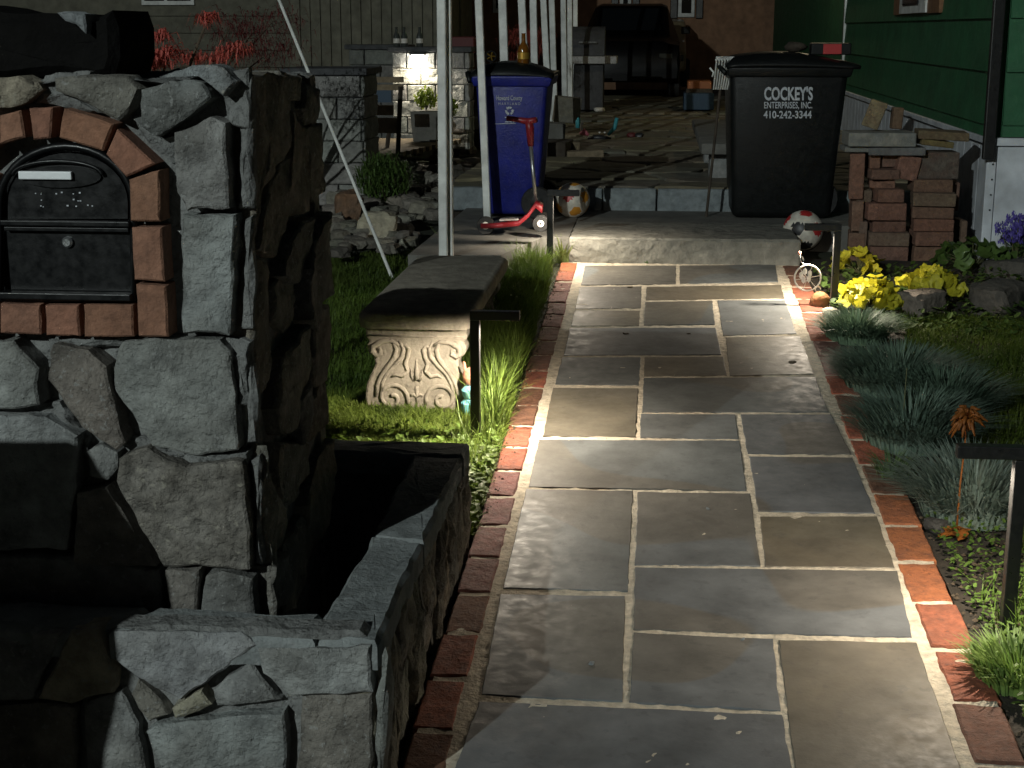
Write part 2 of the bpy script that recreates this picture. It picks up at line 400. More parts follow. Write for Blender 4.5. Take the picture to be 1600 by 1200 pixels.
def brick_row(x0, x1, ystart, pitch, n, cols, sd):
    for i in range(n):
        ya = ystart - pitch * (i + 1) + .011; yb = ystart - pitch * i - .011
        if ya < -.2: break
        jx = rnd.uniform(-.004, .004); t = rnd.uniform(-.003, .003)
        o = stone('brick', 'brick', walk, jitcol(cols[i % len(cols)], .15), [(x0 + jx, ya + t), (x1 + jx, ya - t), (x1 + jx, yb - t), (x0 + jx, yb + t)],
                  O0, PA, PB, PN, front=.0045 + rnd.uniform(-.002, .002), back=.06, rough=.003, jit=.003, sp=.02, ch=.005, seed=sd + i, ns=20, rings=(.7, .4))
brick_row(-.472, -.388, 7.585, .228, 34, [ORG, RED, PUR, PUR, PUR, PUR, BRWN, BRWN, BRWN, RED, BRWN, BRWN, RED, RED, PUR, PUR, PUR, PUR, BRWN, RED, RED, BRWN], 200)
brick_row(.657, .758, 7.60, .255, 31, [BRWN, BRWN, RED, RED, ORG, RED, PUR, PUR, RED, BRWN, RED, RED, BRWN, ORG, ORG, ORG, RED, RED, BRWN], 300)

# ---- beds of soil beside the path
def sheet(name, pts, mt, up=.004, n=26, amp=.012, kind=True):
    x0, y0, x1, y1 = pts; m = MB(); ny = max(4, int((y1 - y0) / .07)); nx = max(4, int((x1 - x0) / .07))
    for j in range(ny + 1):
        for i in range(nx + 1):
            x = x0 + (x1 - x0) * i / nx; y = y0 + (y1 - y0) * j / ny
            m.v.append(Vector((x, y, gz(y) + up + amp * noise.noise(Vector((x * 7, y * 7, 1))))))
    for j in range(ny):
        for i in range(nx): k = nx + 1; m.f.append((j * k + i, j * k + i + 1, (j + 1) * k + i + 1, (j + 1) * k + i))
    o = m.build(name, mt, smooth=True, fixn=False); return struct(o)
sheet('flower_bed', (.762, .5, 2.6, 7.9), 'soil', -.012)
sheet('lawn_soil', (-3.4, 3.88, -.476, 7.0), 'soil', -.014)

# ---- step, concrete landing, stone riser, patio
stp = struct(stone('step_slab', 'step_concrete', None, None, [(-.43, 0), (.74, 0), (.74, .66), (-.43, .66)], (0, 7.62, .508), X, Y, Z, front=0, back=.2, rough=.004, jit=.012, sp=.03, ch=.008, seed=5, ns=8, rings=(.9, .6, .3)))
m = MB(); nx, nz = 60, 10    # the rough hewn front of the step
for j in range(nz + 1):
    for i in range(nx + 1):
        x = -.425 + 1.16 * i / nx; z = .34 + .158 * j / nz
        m.v.append(Vector((x, 7.606 - .012 * abs(noise.noise(Vector((x * 9, z * 14, 4)))) - .006 * noise.noise(Vector((x * 30, z * 30, 2))), z)))
for j in range(nz):
    for i in range(nx): k = nx + 1; m.f.append((j * k + i, j * k + i + 1, (j + 1) * k + i + 1, (j + 1) * k + i))
m.build('step_face', 'step_concrete', stp, smooth=True, fixn=False)
m = MB().prism([(-1.16, 6.96, .2), (-.72, 6.99, .2), (-.57, 7.63, .2), (-.434, 7.66, .2), (-.434, 8.88, .2), (-1.12, 8.88, .2)], X, Y, Z, .304).b2((-.433, 8.285, .2), (1.5, 8.88, .5), bev=.004)
struct(m.build('landing', 'concrete'))
pat = struct(MB().b2((-1.25, 8.93, .2), (1.74, 24, .612)).b2((-6, 14.6, .2), (-1.26, 24, .60)).build('patio', 'soil'))
for i, (a, b) in enumerate([(-1.25, -.66), (-.65, -.31), (-.3, .01), (.02, .95), (.96, 1.7)]):
    stone('riser_block', 'riser_stone', pat, jitcol((.22, .25, .26), .1), [(a, .49), (b, .49), (b, .628), (a, .628)], (0, 8.9, 0), X, Z, -Y, front=.015, back=.05, rough=.006, jit=.004, sp=.04, ch=.006, seed=400 + i, ns=14)
r2 = random.Random(11); seeds = []
yy = 9.1
while yy < 21:
    st = .28 + (yy - 9) * .03; xx = -1.1 + r2.uniform(0, .4)
    while xx < 1.7: seeds.append(Vector((xx / 1.5 + r2.uniform(-.13, .13), yy + r2.uniform(-.14, .14)))); xx += .62 + (yy - 9) * .03
    yy += st
for i, poly in voronoi(seeds, (-1.24 / 1.5, 8.92, 1.72 / 1.5, 21.5), .02):
    poly = [Vector((p.x * 1.5, p.y)) for p in poly]
    c = r2.choice([(.17, .145, .095), (.20, .17, .11), (.14, .125, .09), (.16, .15, .12)])
    stone('flagstone', 'flagstone', pat, jitcol(c, .15, r2), poly, (0, 0, .628), X, Y, Z, front=r2.uniform(-.008, .012), back=.04, rough=.008, jit=.02, sp=.09, ch=.008, seed=500 + i, ns=4, rings=(.6,))

# ================================================================== STREET LAMP (behind the viewer; it throws the long shadows)
LD = 14.0; LX = -.74 - LD * math.sin(LAMP_AZ); LY = 2.65 - LD * math.cos(LAMP_AZ); LZ = 1.48 + LD * math.tan(LAMP_EL)
sl = thing('street_lamp', 'tall grey street lamp on the verge throwing long shadows', 'street lamp', (LX - .9, LY, gz(LY)))
b0 = Vector((LX - .9, LY, gz(LY)))
MB().tube([b0, b0 + Z * (LZ - b0.z + .1)], [.09, .05], 12).build('pole', 'galvanised', sl)
MB().tube([(LX - .9, LY, LZ), (LX - .5, LY, LZ + .22), (LX - .1, LY, LZ + .2)], .03, 8).build('arm', 'galvanised', sl)
MB().box((LX, LY, LZ + .2), (.28, .12, .05), bev=.02).build('lamp_head', 'galvanised', sl)
MB().box((LX, LY, LZ + .14), (.2, .09, .005)).build('lens', 'led', sl)
pl = bpy.data.lights.new('street_light', 'POINT'); pl.energy = 1.0; pl.color = (.90, 1.0, .97); pl.shadow_soft_size = .05
STREET_E = 4900
pl.energy = STREET_E
plo = bpy.data.objects.new('street_light', pl); col.objects.link(plo); plo.parent = sl; plo.location = Vector((LX, LY, LZ + .09)) - sl.location

# ================================================================== MAILBOX PILLAR
PFY, PSX, PTZ, PRY = 2.65, -.74, 1.47, 3.35
PLX = -1.62
pil = thing('mailbox_pillar', 'tall rubble stone pillar with brick arch around the mailbox', 'stone pillar', (-1.15, 3.0, .12))
MB().b2((PLX + .04, PFY + .052, .1), (PSX - .03, PRY - .03, PTZ - .03)).build('mortar_core', 'wall_mortar', pil)
m = MB(); nx, ny = 60, 50     # lumpy mortar on top
for j in range(ny + 1):
    for i in range(nx + 1):
        x = PLX + .02 + (PSX - PLX - .04) * i / nx; y = PFY + .01 + (PRY - PFY - .03) * j / ny
        m.v.append(Vector((x, y, PTZ - .015 + .02 * noise.noise(Vector((x * 9, y * 9, 2))) + .01 * noise.noise(Vector((x * 30, y * 30, 2))))))
for j in range(ny):
    for i in range(nx): k = nx + 1; m.f.append((j * k + i, j * k + i + 1, (j + 1) * k + i + 1, (j + 1) * k + i))
m.build('top_mortar', 'wall_mortar', pil, smooth=True, fixn=False)
SG, ST, SB, SL_, SY = (.235, .245, .24), (.235, .22, .19), (.19, .17, .15), (.29, .31, .31), (.36, .33, .25)
def face_stone(px, c, mt='fieldstone', plane='F', parent=pil, name='stone', seed=0, front=None, **k):
    pts = [(px[i], px[i + 1]) for i in range(0, len(px), 2)]
    fr = rnd.uniform(-.006, .012) if front is None else front
    kw = dict(front=fr, back=.06, rough=.008, jit=.007, sp=.013, ch=.005, seed=seed, dome=.003); kw.update(k)
    if plane == 'F': P = [GY(*p, PFY) for p in pts]; return stone(name, mt, parent, jitcol(c, .08), [(p.x, p.z) for p in P], (0, PFY, 0), X, Z, -Y, **kw)
    if plane == 'S': P = [GX(*p, PSX) for p in pts]; P = [Vector((p.x, max(p.y, PFY + .05), p.z)) for p in P]; return stone(name, mt, parent, jitcol(c, .08), [(p.y, p.z) for p in P], (PSX, 0, 0), Y, Z, X, **kw)
    if plane == 'Q': P = [GY(*p, 2.49) for p in pts]; return stone(name, mt, parent, jitcol(c, .08), [(p.x, p.z) for p in P], (0, 2.49, 0), X, Z, -Y, **kw)
front = [
 (SY, 'rough_fieldstone', (-45,124,0,120,30,117,62,128,68,142,40,160,-10,170,-60,165)), (ST, 'fieldstone', (84,124,130,116,200,119,216,138,208,170,185,186,150,172,118,156,88,142)),
 (SG, 'fieldstone', (222,138,290,124,318,130,332,152,292,188,246,215,222,198)), (SL_, 'rough_fieldstone', (248,120,300,104,352,104,372,128,350,150,334,138,318,120)),
 (SG, 'fieldstone', (274,208,330,182,352,192,359,325,292,330,277,300)), (SL_, 'fieldstone', (286,336,369,336,364,440,357,525,286,522,282,420)),
 (SG, 'fieldstone', (-40,535,22,532,62,575,63,632,0,640,-50,636)), (SB, 'fieldstone', (84,541,140,545,166,572,195,690,184,703,130,665,75,592)),
 (SG, 'fieldstone', (190,536,230,530,340,534,356,550,366,640,371,705,310,714,236,698,178,610,175,578)), (SG, 'fieldstone', (132,708,155,698,178,710,181,735,165,752,140,746)),
 (ST, 'rough_fieldstone', (186,716,230,699,290,726,376,722,386,790,391,889,256,885,202,792,182,752)), (SL_, 'fieldstone', (-60,650,70,652,122,680,120,760,104,858,-60,858)),
 (ST, 'fieldstone', (122,770,168,760,196,802,246,884,118,878)), (SB, 'fieldstone', (258,893,313,891,304,975,268,975)), (SG, 'fieldstone', (320,901,346,894,395,906,396,975,309,975)),
 (SG, 'fieldstone', (-60,868,110,872,246,892,258,975,-60,975)),
 (SG, 'fieldstone', (-180,125,-60,122,-70,200,-120,240,-180,230)), (ST, 'fieldstone', (-180,245,-100,250,-95,420,-180,430)), (SG, 'fieldstone', (-180,440,-95,430,-85,525,-180,530)), (SG, 'fieldstone', (-180,545,-55,540,-60,720,-180,720)), (ST, 'fieldstone', (-180,730,-70,730,-70,975,-180,975))]
for i, (c, mt, px) in enumerate(front): face_stone(px, c, mt, seed=20 + i)
for i, px in enumerate([(372,140,386,120,388,330,366,330,366,200), (374,345,388,340,386,520,368,520), (378,540,386,540,396,700,380,700), (386,730,396,720,402,890,396,890)]):
    face_stone(px, (.20, .21, .2), 'wall_mortar', name='corner_mortar', seed=90 + i, front=-.034, rough=.012)
for i, px in enumerate([(58,120,128,112,118,160,150,176,60,168,40,162), (330,108,380,106,384,200,358,196,345,165), (196,180,226,190,246,216,282,206,276,260,248,250,214,215), (60,528,200,532,190,548,84,545,70,580), (345,535,378,540,380,640,366,640), (-60,640,80,636,130,690,128,720,110,680,-60,655), (186,690,250,696,300,722,378,712,380,728,290,735,190,715)]):
    face_stone(px, (.2, .21, .2), 'wall_mortar', name='mortar_fill', seed=97 + i, front=-.03, rough=.016, ns=22, sp=.01, jit=.01)
SIDE = [(388,112,440,118,450,180,452,235,428,265,412,300,404,345,389,380), (450,112,478,118,480,155,456,165,446,150), (485,130,507,138,509,185,489,198,482,170),
 (457,172,482,202,485,330,456,340,432,400,406,390,411,342,433,270,455,240), (489,202,511,192,512,300,496,318,488,280), (470,346,490,340,480,430,456,448,440,430,450,382),
 (389,400,424,410,432,500,430,590,402,630,389,640), (435,446,468,412,472,470,456,520,436,500), (476,420,492,350,510,330,511,455,495,478,490,515,476,500),
 (491,484,511,475,510,590,491,606,485,560), (440,560,480,506,481,586,464,668,440,680,431,640), (462,625,482,594,480,660,470,698),
 (486,640,508,578,518,660,492,690,481,680), (402,722,412,692,430,760,446,800,440,850,420,900,404,862), (446,692,485,692,488,740,470,780,446,790),
 (481,790,501,722,521,684,525,770,512,820,496,850,482,820), (450,855,478,804,490,850,470,950,446,960), (404,904,440,862,450,930,412,980), (434,690,441,700,442,780,434,740)]
for i, px in enumerate(SIDE):
    face_stone(px, [(.23, .205, .16), (.20, .185, .15), (.18, .175, .155)][i % 3], 'rough_fieldstone' if i == 12 else 'fieldstone', 'S', seed=120 + i, front=rnd.uniform(-.012, .015), rough=.012, ns=14, sp=.018)
# the left and back faces, out of sight from the path
r3 = random.Random(5)
for i, poly in voronoi([Vector((r3.uniform(2.68, 3.32), r3.uniform(.1, 1.45))) for _ in range(14)], (2.68, .1, 3.33, 1.45), .03):
    stone('stone', 'fieldstone', pil, jitcol(ST, .1), poly, (PLX, 0, 0), Y, Z, -X, front=0, back=.06, seed=150 + i, sp=.04)
for i, poly in voronoi([Vector((r3.uniform(-1.6, -.76), r3.uniform(.1, 1.45))) for _ in range(18)], (-1.6, .1, -.76, 1.45), .03):
    stone('stone', 'fieldstone', pil, jitcol(ST, .1), poly, (0, PRY, 0), X, Z, Y, front=0, back=.06, seed=170 + i, sp=.04)
# brick arch
BR = (.27, .135, .085)
arch = [(0,180,33,172,40,214,0,226), (46,169,82,168,79,215,53,218), (101,170,178,194,162,236,93,215), (184,201,243,256,198,276,167,241), (202,280,249,266,252,347,205,345),
        (206,355,253,355,258,440,211,437), (213,444,260,447,264,526,218,525), (1,474,65,475,65,523,1,520), (71,476,123,476,126,525,73,524), (131,475,208,476,210,526,133,526),
        (-60,212,-6,182,-6,226,-42,258), (-74,266,-50,262,-14,275,-10,345,-62,347), (-66,355,-14,355,-14,440,-66,440), (-68,447,-14,447,-10,526,-68,526)]
for i, px in enumerate(arch): face_stone(px, BR, 'arch_brick', name='arch_brick', seed=190 + i, front=.004, rough=.003, jit=.002, ch=.004, dome=0, ns=24)

# ---- the mailbox set into the pillar
def pf(px, py, d=0): p = GY(px, py, PFY); return Vector((p.x, PFY - d, p.z))
def arch_pts(x0, x1, yb, ys_, yt, d, n=18):
    c = (x0 + x1) / 2; h = (x1 - x0) / 2
    return [pf(x0, yb, d), pf(x1, yb, d)] + [pf(c + h * math.cos(t), ys_ - (ys_ - yt) * math.sin(t), d) for t in [math.pi * k / n for k in range(n + 1)]]
mbx = thing('mailbox', 'black arched metal mailbox with locking drawer set in the stone pillar', 'mailbox', pf(100, 467))
MB().prism(arch_pts(-6, 205, 467, 320, 229, -.035), X, Z, Y, .3).build('body', 'mailbox_black', mbx)
rim = arch_pts(-6, 205, 467, 320, 229, -.012)
MB().tube(rim + rim[:1], .0075, 8).build('rim', 'mailbox_black', mbx, smooth=True)
dr = smooth_angle(MB().prism(arch_pts(8, 196, 343, 318, 240, -.012), X, Z, Y, .03).build('door', 'mailbox_black', mbx))
rc = [pf(93 + 63 * math.cos(t), 277 - 17 * math.sin(t), -.006) for t in [2 * math.pi * k / 24 for k in range(24)]]
MB().prism(rc, X, Z, Y, .008).build('handle_plate', 'mailbox_black', dr)
rc = [pf(88 + 70 * math.cos(t), 274 - 22 * math.sin(t), -.004) for t in [math.pi * k / 24 for k in range(25)]]
MB().tube(rc, .004, 6).build('handle_hood', 'mailbox_black', dr, smooth=True)
MB().b2(pf(30, 280, .004), pf(112, 268, -.006), bev=.002).build('handle', 'handle_glare', dr)
m = MB(); rq = random.Random(3)
for row, (yy, x0, x1) in enumerate([(303, 52, 124), (314, 57, 130), (323, 40, 148)]):
    x = x0
    while x < x1:
        if rq.random() < (.55 if row < 2 else .3): p = pf(x, yy + rq.uniform(-1.5, 1.5), -.011); q = rq.uniform(.0005, .0014); m.box(p, (q * 1.3, .0008, q))
        x += rq.uniform(3, 7)
stuff(m.build('worn_lettering', 'print_white', dr))
MB().b2(pf(2, 352, .006), pf(203, 346, -.03), bev=.002).build('ledge', 'mailbox_black', mbx)
MB().b2(pf(5, 361, -.002), pf(200, 357, -.03), bev=.0015).build('drawer_lip', 'mailbox_black', mbx)
dw = MB().b2(pf(10, 456, -.018), pf(203, 363, -.034), bev=.002).build('drawer', 'mailbox_black', mbx)
MB().lathe([(.0105, 0), (.0105, .006), (.007, .01)], pf(101, 380, -.018), 14, M=Matrix.Rotation(R(90), 3, 'X')).build('lock', 'chrome', dw, smooth=False)
MB().b2(pf(-4, 466, .01), pf(206, 459, -.03), bev=.002).build('sill', 'mailbox_black', mbx)

# ---- dark boulder on the pillar
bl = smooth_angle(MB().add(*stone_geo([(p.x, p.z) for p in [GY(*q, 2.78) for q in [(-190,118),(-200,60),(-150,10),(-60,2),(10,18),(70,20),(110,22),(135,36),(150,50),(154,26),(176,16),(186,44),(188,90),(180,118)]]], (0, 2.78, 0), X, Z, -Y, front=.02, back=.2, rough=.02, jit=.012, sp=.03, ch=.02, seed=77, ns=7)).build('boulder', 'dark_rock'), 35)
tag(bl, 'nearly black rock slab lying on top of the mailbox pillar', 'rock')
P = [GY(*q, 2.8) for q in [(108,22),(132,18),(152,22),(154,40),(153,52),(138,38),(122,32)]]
stone('painted_lit_patch', 'chip_and_lit_patch', bl, None, [(p.x, p.z) for p in P], (0, 2.75, 0), X, Z, -Y, front=.012, back=.05, rough=.01, jit=.004, sp=.012, ch=.004, seed=78, ns=30)  # pale piece puts the lit top of the boulder into colour

# ================================================================== LOW STONE PLANTER WALL
PQX, PQY, PQT, PQR = -.478, 2.49, .468, 3.83
plt = thing('stone_planter', 'low planter wall of rubble stone with concrete caps at the pillar foot', 'planter', (-1.0, 2.6, .12))
MB().b2((-2.2, PQY + .03, .0), (PQX - .03, PQY + .12, PQT - .05)).b2((PQX - .11, PQY + .12, .0), (PQX - .03, PQR - .1, PQT - .05)).b2((-1.9, PQR - .1, .05), (PQX - .03, PQR, PQT - .05)).build('mortar_core', 'wall_mortar', plt)
def cap(poly, sd): stone('cap', 'cap_concrete', plt, None, poly, (0, 0, PQT), X, Y, Z, front=.002, back=.055, rough=.006, jit=.007, sp=.025, ch=.01, seed=sd, ns=14, rings=(.85, .6, .3))
cap([(-2.2, 2.487), (-1.01, 2.487), (-.95, 2.61), (-2.2, 2.61)], 31); cap([(-.985, 2.487), (-.60, 2.487), (-.61, 2.608), (-.93, 2.612)], 32)
cap([(-.592, 2.487), (-.482, 2.487), (-.482, 3.02), (-.60, 3.05), (-.605, 2.61)], 33); cap([(-.482, 3.03), (-.482, 3.69), (-.61, 3.69), (-.60, 3.06)], 34)
cap([(-.48, 3.7), (-.48, 3.83), (-1.1, 3.83), (-1.1, 3.71)], 35); cap([(-1.11, 3.71), (-1.11, 3.83), (-1.9, 3.83), (-1.9, 3.71)], 36)
for i, (c, px) in enumerate([(SL_, (178,986,378,986,400,1006,286,1090,216,1056,184,1030)), (SL_, (404,1012,578,1006,584,1080,456,1085,412,1050)), (SG, (330,1080,390,1034,438,1098,336,1106)),
   (SY, (271,1106,314,1079,334,1100,277,1119)), (ST, (201,1086,215,1063,264,1116,231,1130)), (SL_, (242,1132,448,1112,446,1255,282,1255,228,1142)), (SG, (132,1102,185,1084,214,1132,236,1255,132,1255)),
   (SY, (112,984,158,982,178,1060,178,1080,112,1098,60,1090)), (ST, (472,1090,580,1086,580,1200,562,1255,458,1255)), (SG, (-120,990,100,984,50,1092,-120,1100)), (ST, (-120,1108,118,1104,118,1255,-120,1255)), (SG, (590,1088,604,1010,606,1120,596,1255,588,1255)),
   (SG, (-400,990,-130,990,-130,1120,-400,1120)), (ST, (-400,1130,-130,1120,-130,1255,-400,1255))]):
    face_stone(px, c, 'fieldstone', 'Q', plt, seed=230 + i, front=rnd.uniform(-.004, .012))
for i, px in enumerate([(180,978,560,988,575,1002,400,1002,180,984)]):
    face_stone(px, (.3, .31, .31), 'wall_mortar', 'Q', plt, 'mortar_bead', seed=250, front=-.006, rough=.01)
sd = []
for k in range(22): sd.append(Vector((2.5 + 1.32 * (k + .5) / 22 + r3.uniform(-.03, .03), (.27 + r3.uniform(-.1, .1)) * .45)))
for i, poly in voronoi(sd, (2.5, .08 * .45, 3.83, .42 * .45), .014):
    poly = [Vector((p.x, p.y / .45)) for p in poly]
    stone('stone', 'fieldstone', plt, jitcol([(.30, .27, .2), (.23, .215, .17), (.27, .26, .22)][i % 3], .1), poly, (PQX, 0, 0), Y, Z, X, front=r3.uniform(-.02, .004), back=.06, rough=.014, jit=.008, sp=.02, ch=.008, seed=260 + i, ns=16)
sheet_o = MB().b2((-2.0, 2.6, .1), (-.6, 3.72, .16)).build('planter_soil', 'soil', plt)
tag(MB().add(*stone_geo([(p.x, p.y) for p in [G(552,856,.168,0), G(578,853,.168,0), G(576,868,.168,0), G(562,872,.168,0)]], (0, 0, .162), X, Y, Z, front=.006, back=.004, rough=.01, jit=.01, sp=.012, seed=3, ns=40)).build('dead_leaf', 'pink'), 'curled pale pink leaf lying on the planter soil', 'leaf')

# ================================================================== STONE BENCH
bn = thing('stone_bench', 'carved pale stone garden bench standing in the lawn', 'bench', (-.82, 5.6, .27))
prof = [(0, .0), (.018, .004), (.022, .018), (.022, .045), (.012, .058), (0, .062)]
def slab_ring(x0, x1, y0, y1, z0, prof, m, cz):
    rings = []
    for e, z in prof:
        pts = []; r_ = .03
        for cx, cy, t0 in ((x1 - r_, y1 - r_, 0), (x0 + r_, y1 - r_, 90), (x0 + r_, y0 + r_, 180), (x1 - r_, y0 + r_, 270)):
            for k in range(5): t = R(t0 + 22.5 * k); pts.append(Vector((cx + (r_ + e) * math.cos(t), cy + (r_ + e) * math.sin(t), z0 + z)))
        rings.append(pts)
    o = len(m.v); n = len(rings[0])
    for r_ in rings: m.v += r_
    for j in range(len(rings) - 1):
        for i in range(n): m.f.append((o + j * n + i, o + j * n + (i + 1) % n, o + (j + 1) * n + (i + 1) % n, o + (j + 1) * n + i))
    m.f.append(tuple(o + i for i in range(n))[::-1]); e = o + (len(rings) - 1) * n; m.f.append(tuple(e + i for i in range(n)))
    return m
smooth_angle(slab_ring(-.985, -.635, 4.97, 6.27, .545, prof, MB(), 0).build('seat', 'bench_stone', bn), 50)
BY = 5.06
out = [(-.176, .30), (.176, .30), (.178, .262), (.165, .248), (.176, .228), (.170, .205), (.150, .190), (.146, .165), (.160, .135), (.178, .095), (.184, .05), (.178, -.02), (-.178, -.02), (-.184, .05), (-.178, .095), (-.160, .135), (-.146, .165), (-.150, .190), (-.170, .205), (-.176, .228), (-.165, .248), (-.178, .262)]
def leg(yc, z0, fy):
    xc = -.812
    L = MB().prism([(xc + x, yc - .045 * fy, z0 + z) for x, z in out], X, Z, Y, .09 * fy).build('leg', 'bench_stone', bn)
    bv = L.modifiers.new('b', 'BEVEL'); bv.width = .008; bv.segments = 2
    yf = yc - .045 * fy
    def tb(pts, r, nm='carving'):
        MB().tube([(xc + x, yf + .001 * fy, z0 + z) for x, z in pts], [q * 1.35 for q in r] if isinstance(r, list) else r * 1.35, 8).build(nm, 'bench_stone', L, smooth=True)
    def spiral(cx, cz, r0, r1, a0, turns, n=26): return [(cx + (r0 + (r1 - r0) * k / n) * math.cos(R(a0) + turns * 2 * math.pi * k / n), cz + (r0 + (r1 - r0) * k / n) * math.sin(R(a0) + turns * 2 * math.pi * k / n)) for k in range(n + 1)]
    for s in (-1, 1):
        def mx(p): return [(s * x, z) for x, z in p]
        tb(mx([(.06, .235), (.085, .25), (.12, .248), (.15, .23), (.155, .21), (.14, .197), (.125, .205), (.128, .222), (.14, .22)]), [.004, .006, .008, .009, .009, .008, .007, .006, .004])
        tb(mx([(.082, .246), (.07, .22), (.078, .19), (.1, .16), (.125, .125), (.14, .09), (.145, .05)]), [.004, .006, .007, .007, .007, .006, .005])
        tb(mx([(.06, .25), (.045, .225), (.05, .195), (.075, .165), (.105, .135), (.122, .1), (.126, .06)]), [.004, .005, .006, .006, .006, .005, .004])
        tb(mx(spiral(.088, .045, .058, .008, 200, -1.35)), .006)
        tb(mx([(.05, .225), (.035, .235), (.025, .22), (.03, .195), (.04, .17), (.03, .145), (.05, .125), (.075, .13), (.09, .12)]), [.003, .005, .006, .006, .006, .006, .006, .005, .003])
        tb(mx([(.003, .12), (.012, .132), (.02, .15), (.018, .125), (.008, .108)]), .004)
        tb(mx([(.0, .05), (.012, .06), (.022, .055)]), .004)
    tb([(0, .19), (0, .165), (0, .14), (0, .115)], [.002, .004, .006, .009]); tb([(0, .09), (0, .05), (0, .02)], [.005, .004, .003])
    tb([(-.17, .268), (0, .266), (.17, .268)], .003)
leg(BY, .245, 1); leg(6.15, .27, 1)

# ================================================================== PATH LIGHTS
def path_light(base, side, label, h, e):
    t = thing('path_light', label, 'path light', base, 'black path lights along the walkway')
    b = Vector(base); q = .0155
    MB().b2(b + Vector((-q, -q, -.1)), b + Vector((q, q, h - .031)), bev=.002).build('post', 'black_metal', t)
    L = .145
    x0, x1 = (-q, L) if side > 0 else (-L, q)
    hd = MB().b2(b + Vector((x0, -q - .001, h - .03)), b + Vector((x1, q + .001, h)), bev=.002).build('head', 'black_metal', t)
    for k in (.05, .085, .115):
        MB().box(b + Vector((side * k, 0, h - .0304)), (.007, .007, .0003)).build('led', 'led', hd)
    l = bpy.data.lights.new('path_spot', 'SPOT'); l.energy = e; l.color = (1, .87, .69); l.spot_size = R(170); l.spot_blend = .46; l.shadow_soft_size = .012
    lo = bpy.data.objects.new('path_spot', l); col.objects.link(lo); lo.parent = t; lo.location = (side * .085, 0, h - .037)
    return t
LE = 38
path_light((-.567, 4.697, .235), 1, 'black angled path light in the lawn beside the stone bench', .432, LE * 1.15)
path_light((-.515, 7.42, .371), 1, 'black angled path light at the corner of the stone step', .40, LE * .65)
path_light((.815, 6.72, .336), -1, 'black angled path light among the yellow leaves by the soccer ball', .37, LE * .9)
path_light((.850, 3.383, .169), -1, 'black angled path light beside the orange flower', .452, LE * .62)

# ================================================================== GREEN HOUSE
HX, HY = 1.75, 8.1
hs = thing('green_house', 'green clapboard house with white skirting and brown window trim', 'house', (3.5, 12, .4))
MB().b2((HX + .03, HY + .03, .3), (7, 24, 4.2)).build('wall', 'green_siding', hs)
zc = [1.06 + .272 * k for k in range(-1, 11)]
def board(p0, p1, z0, z1, nrm, mt='green_siding'):
    p0, p1, n = Vector(p0), Vector(p1), Vector(nrm)
    a = [p0 + Z * z0 + n * .026, p1 + Z * z0 + n * .026, p1 + Z * z1 + n * .006, p0 + Z * z1 + n * .006]
    b = [v - n * (.024 if i < 2 else .005) for i, v in enumerate(a)]
    MB().add(a + b, [(0, 1, 2, 3), (7, 6, 5, 4), (0, 4, 5, 1), (1, 5, 6, 2), (2, 6, 7, 3), (3, 7, 4, 0)]).build('clapboard', mt, hs)
for k in range(len(zc) - 1):
    z0, z1 = max(zc[k], 1.0), zc[k + 1] + .01
    board((HX, HY + .05, 0), (HX, 14.55, 0), z0, z1, (-1, 0, 0)); board((HX + .25, 14.75, 0), (HX + .25, 23.5, 0), z0, z1, (-1, 0, 0)); board((HX + .05, HY, 0), (6.5, HY, 0), z0, z1, (0, -1, 0))
MB().b2((HX - .015, 14.56, .5), (HX + .3, 14.70, 4), bev=.005).build('corner_board', 'black_metal', hs)
MB().b2((HX - .03, 14.49, .5), (HX + .01, 14.535, 4)).build('corner_trim', 'white_paint', hs)
MB().b2((HX - .04, HY - .03, .965), (HX + .02, 14.5, .998), bev=.004).build('base_trim', 'white_vinyl', hs)
MB().b2((HX - .03, HY - .045, .955), (6.5, HY + .02, .996), bev=.004).build('base_trim', 'white_vinyl', hs)
for k in range(32):
    y = HY + .02 + k * .2; MB().b2((HX - .012, y, .3), (HX + .02, y + .194, .953), bev=.004).build('skirting_panel', 'white_vinyl', hs)
    x = HX + .035 + k * .2
    if x < 6.4: MB().b2((x, HY - .022, .3), (x + .194, HY + .01, .95), bev=.004).build('skirting_panel', 'white_vinyl', hs)
MB().b2((HX - .02, HY - .03, .3), (HX + .03, HY + .015, .95), bev=.004).build('skirting_corner', 'white_vinyl', hs)
for zz in (.86, .78, .7, .62): MB().box((HX + .012, HY - .033, zz), (.004, .004, .004)).build('nail', 'black_metal', hs)
b0, t0 = GY(1543, 249, HY - .06), GY(1556, 0, HY - .06)
MB().b2((b0.x - .03, HY - .09, b0.z), (b0.x + .03, HY - .045, 4), bev=.006).build('downspout', 'black_metal', hs)
wy0, wy1, wz = GX(1478, 25, HX).y, GX(1405, 30, HX).y, GX(1440, 22, HX).z
wn = MB().b2((HX - .045, wy0, wz), (HX + .01, wy1, 3), bev=.004).build('window', 'brown_trim', hs)
dyw = (wy1 - wy0)
MB().b2((HX - .06, wy0 + dyw * .22, wz + .005), (HX - .046, wy0 + dyw * .8, 2.9), bev=.003).build('frame', 'white_paint', wn)
MB().b2((HX - .07, wy0 + dyw * .36, wz + .06), (HX - .061, wy0 + dyw * .7, 2.8)).build('pane', 'dark_glass', wn)
MB().b2((1.2, HY - .5, 4.0), (7.5, 24.5, 4.12)).build('roof', 'slate', hs)

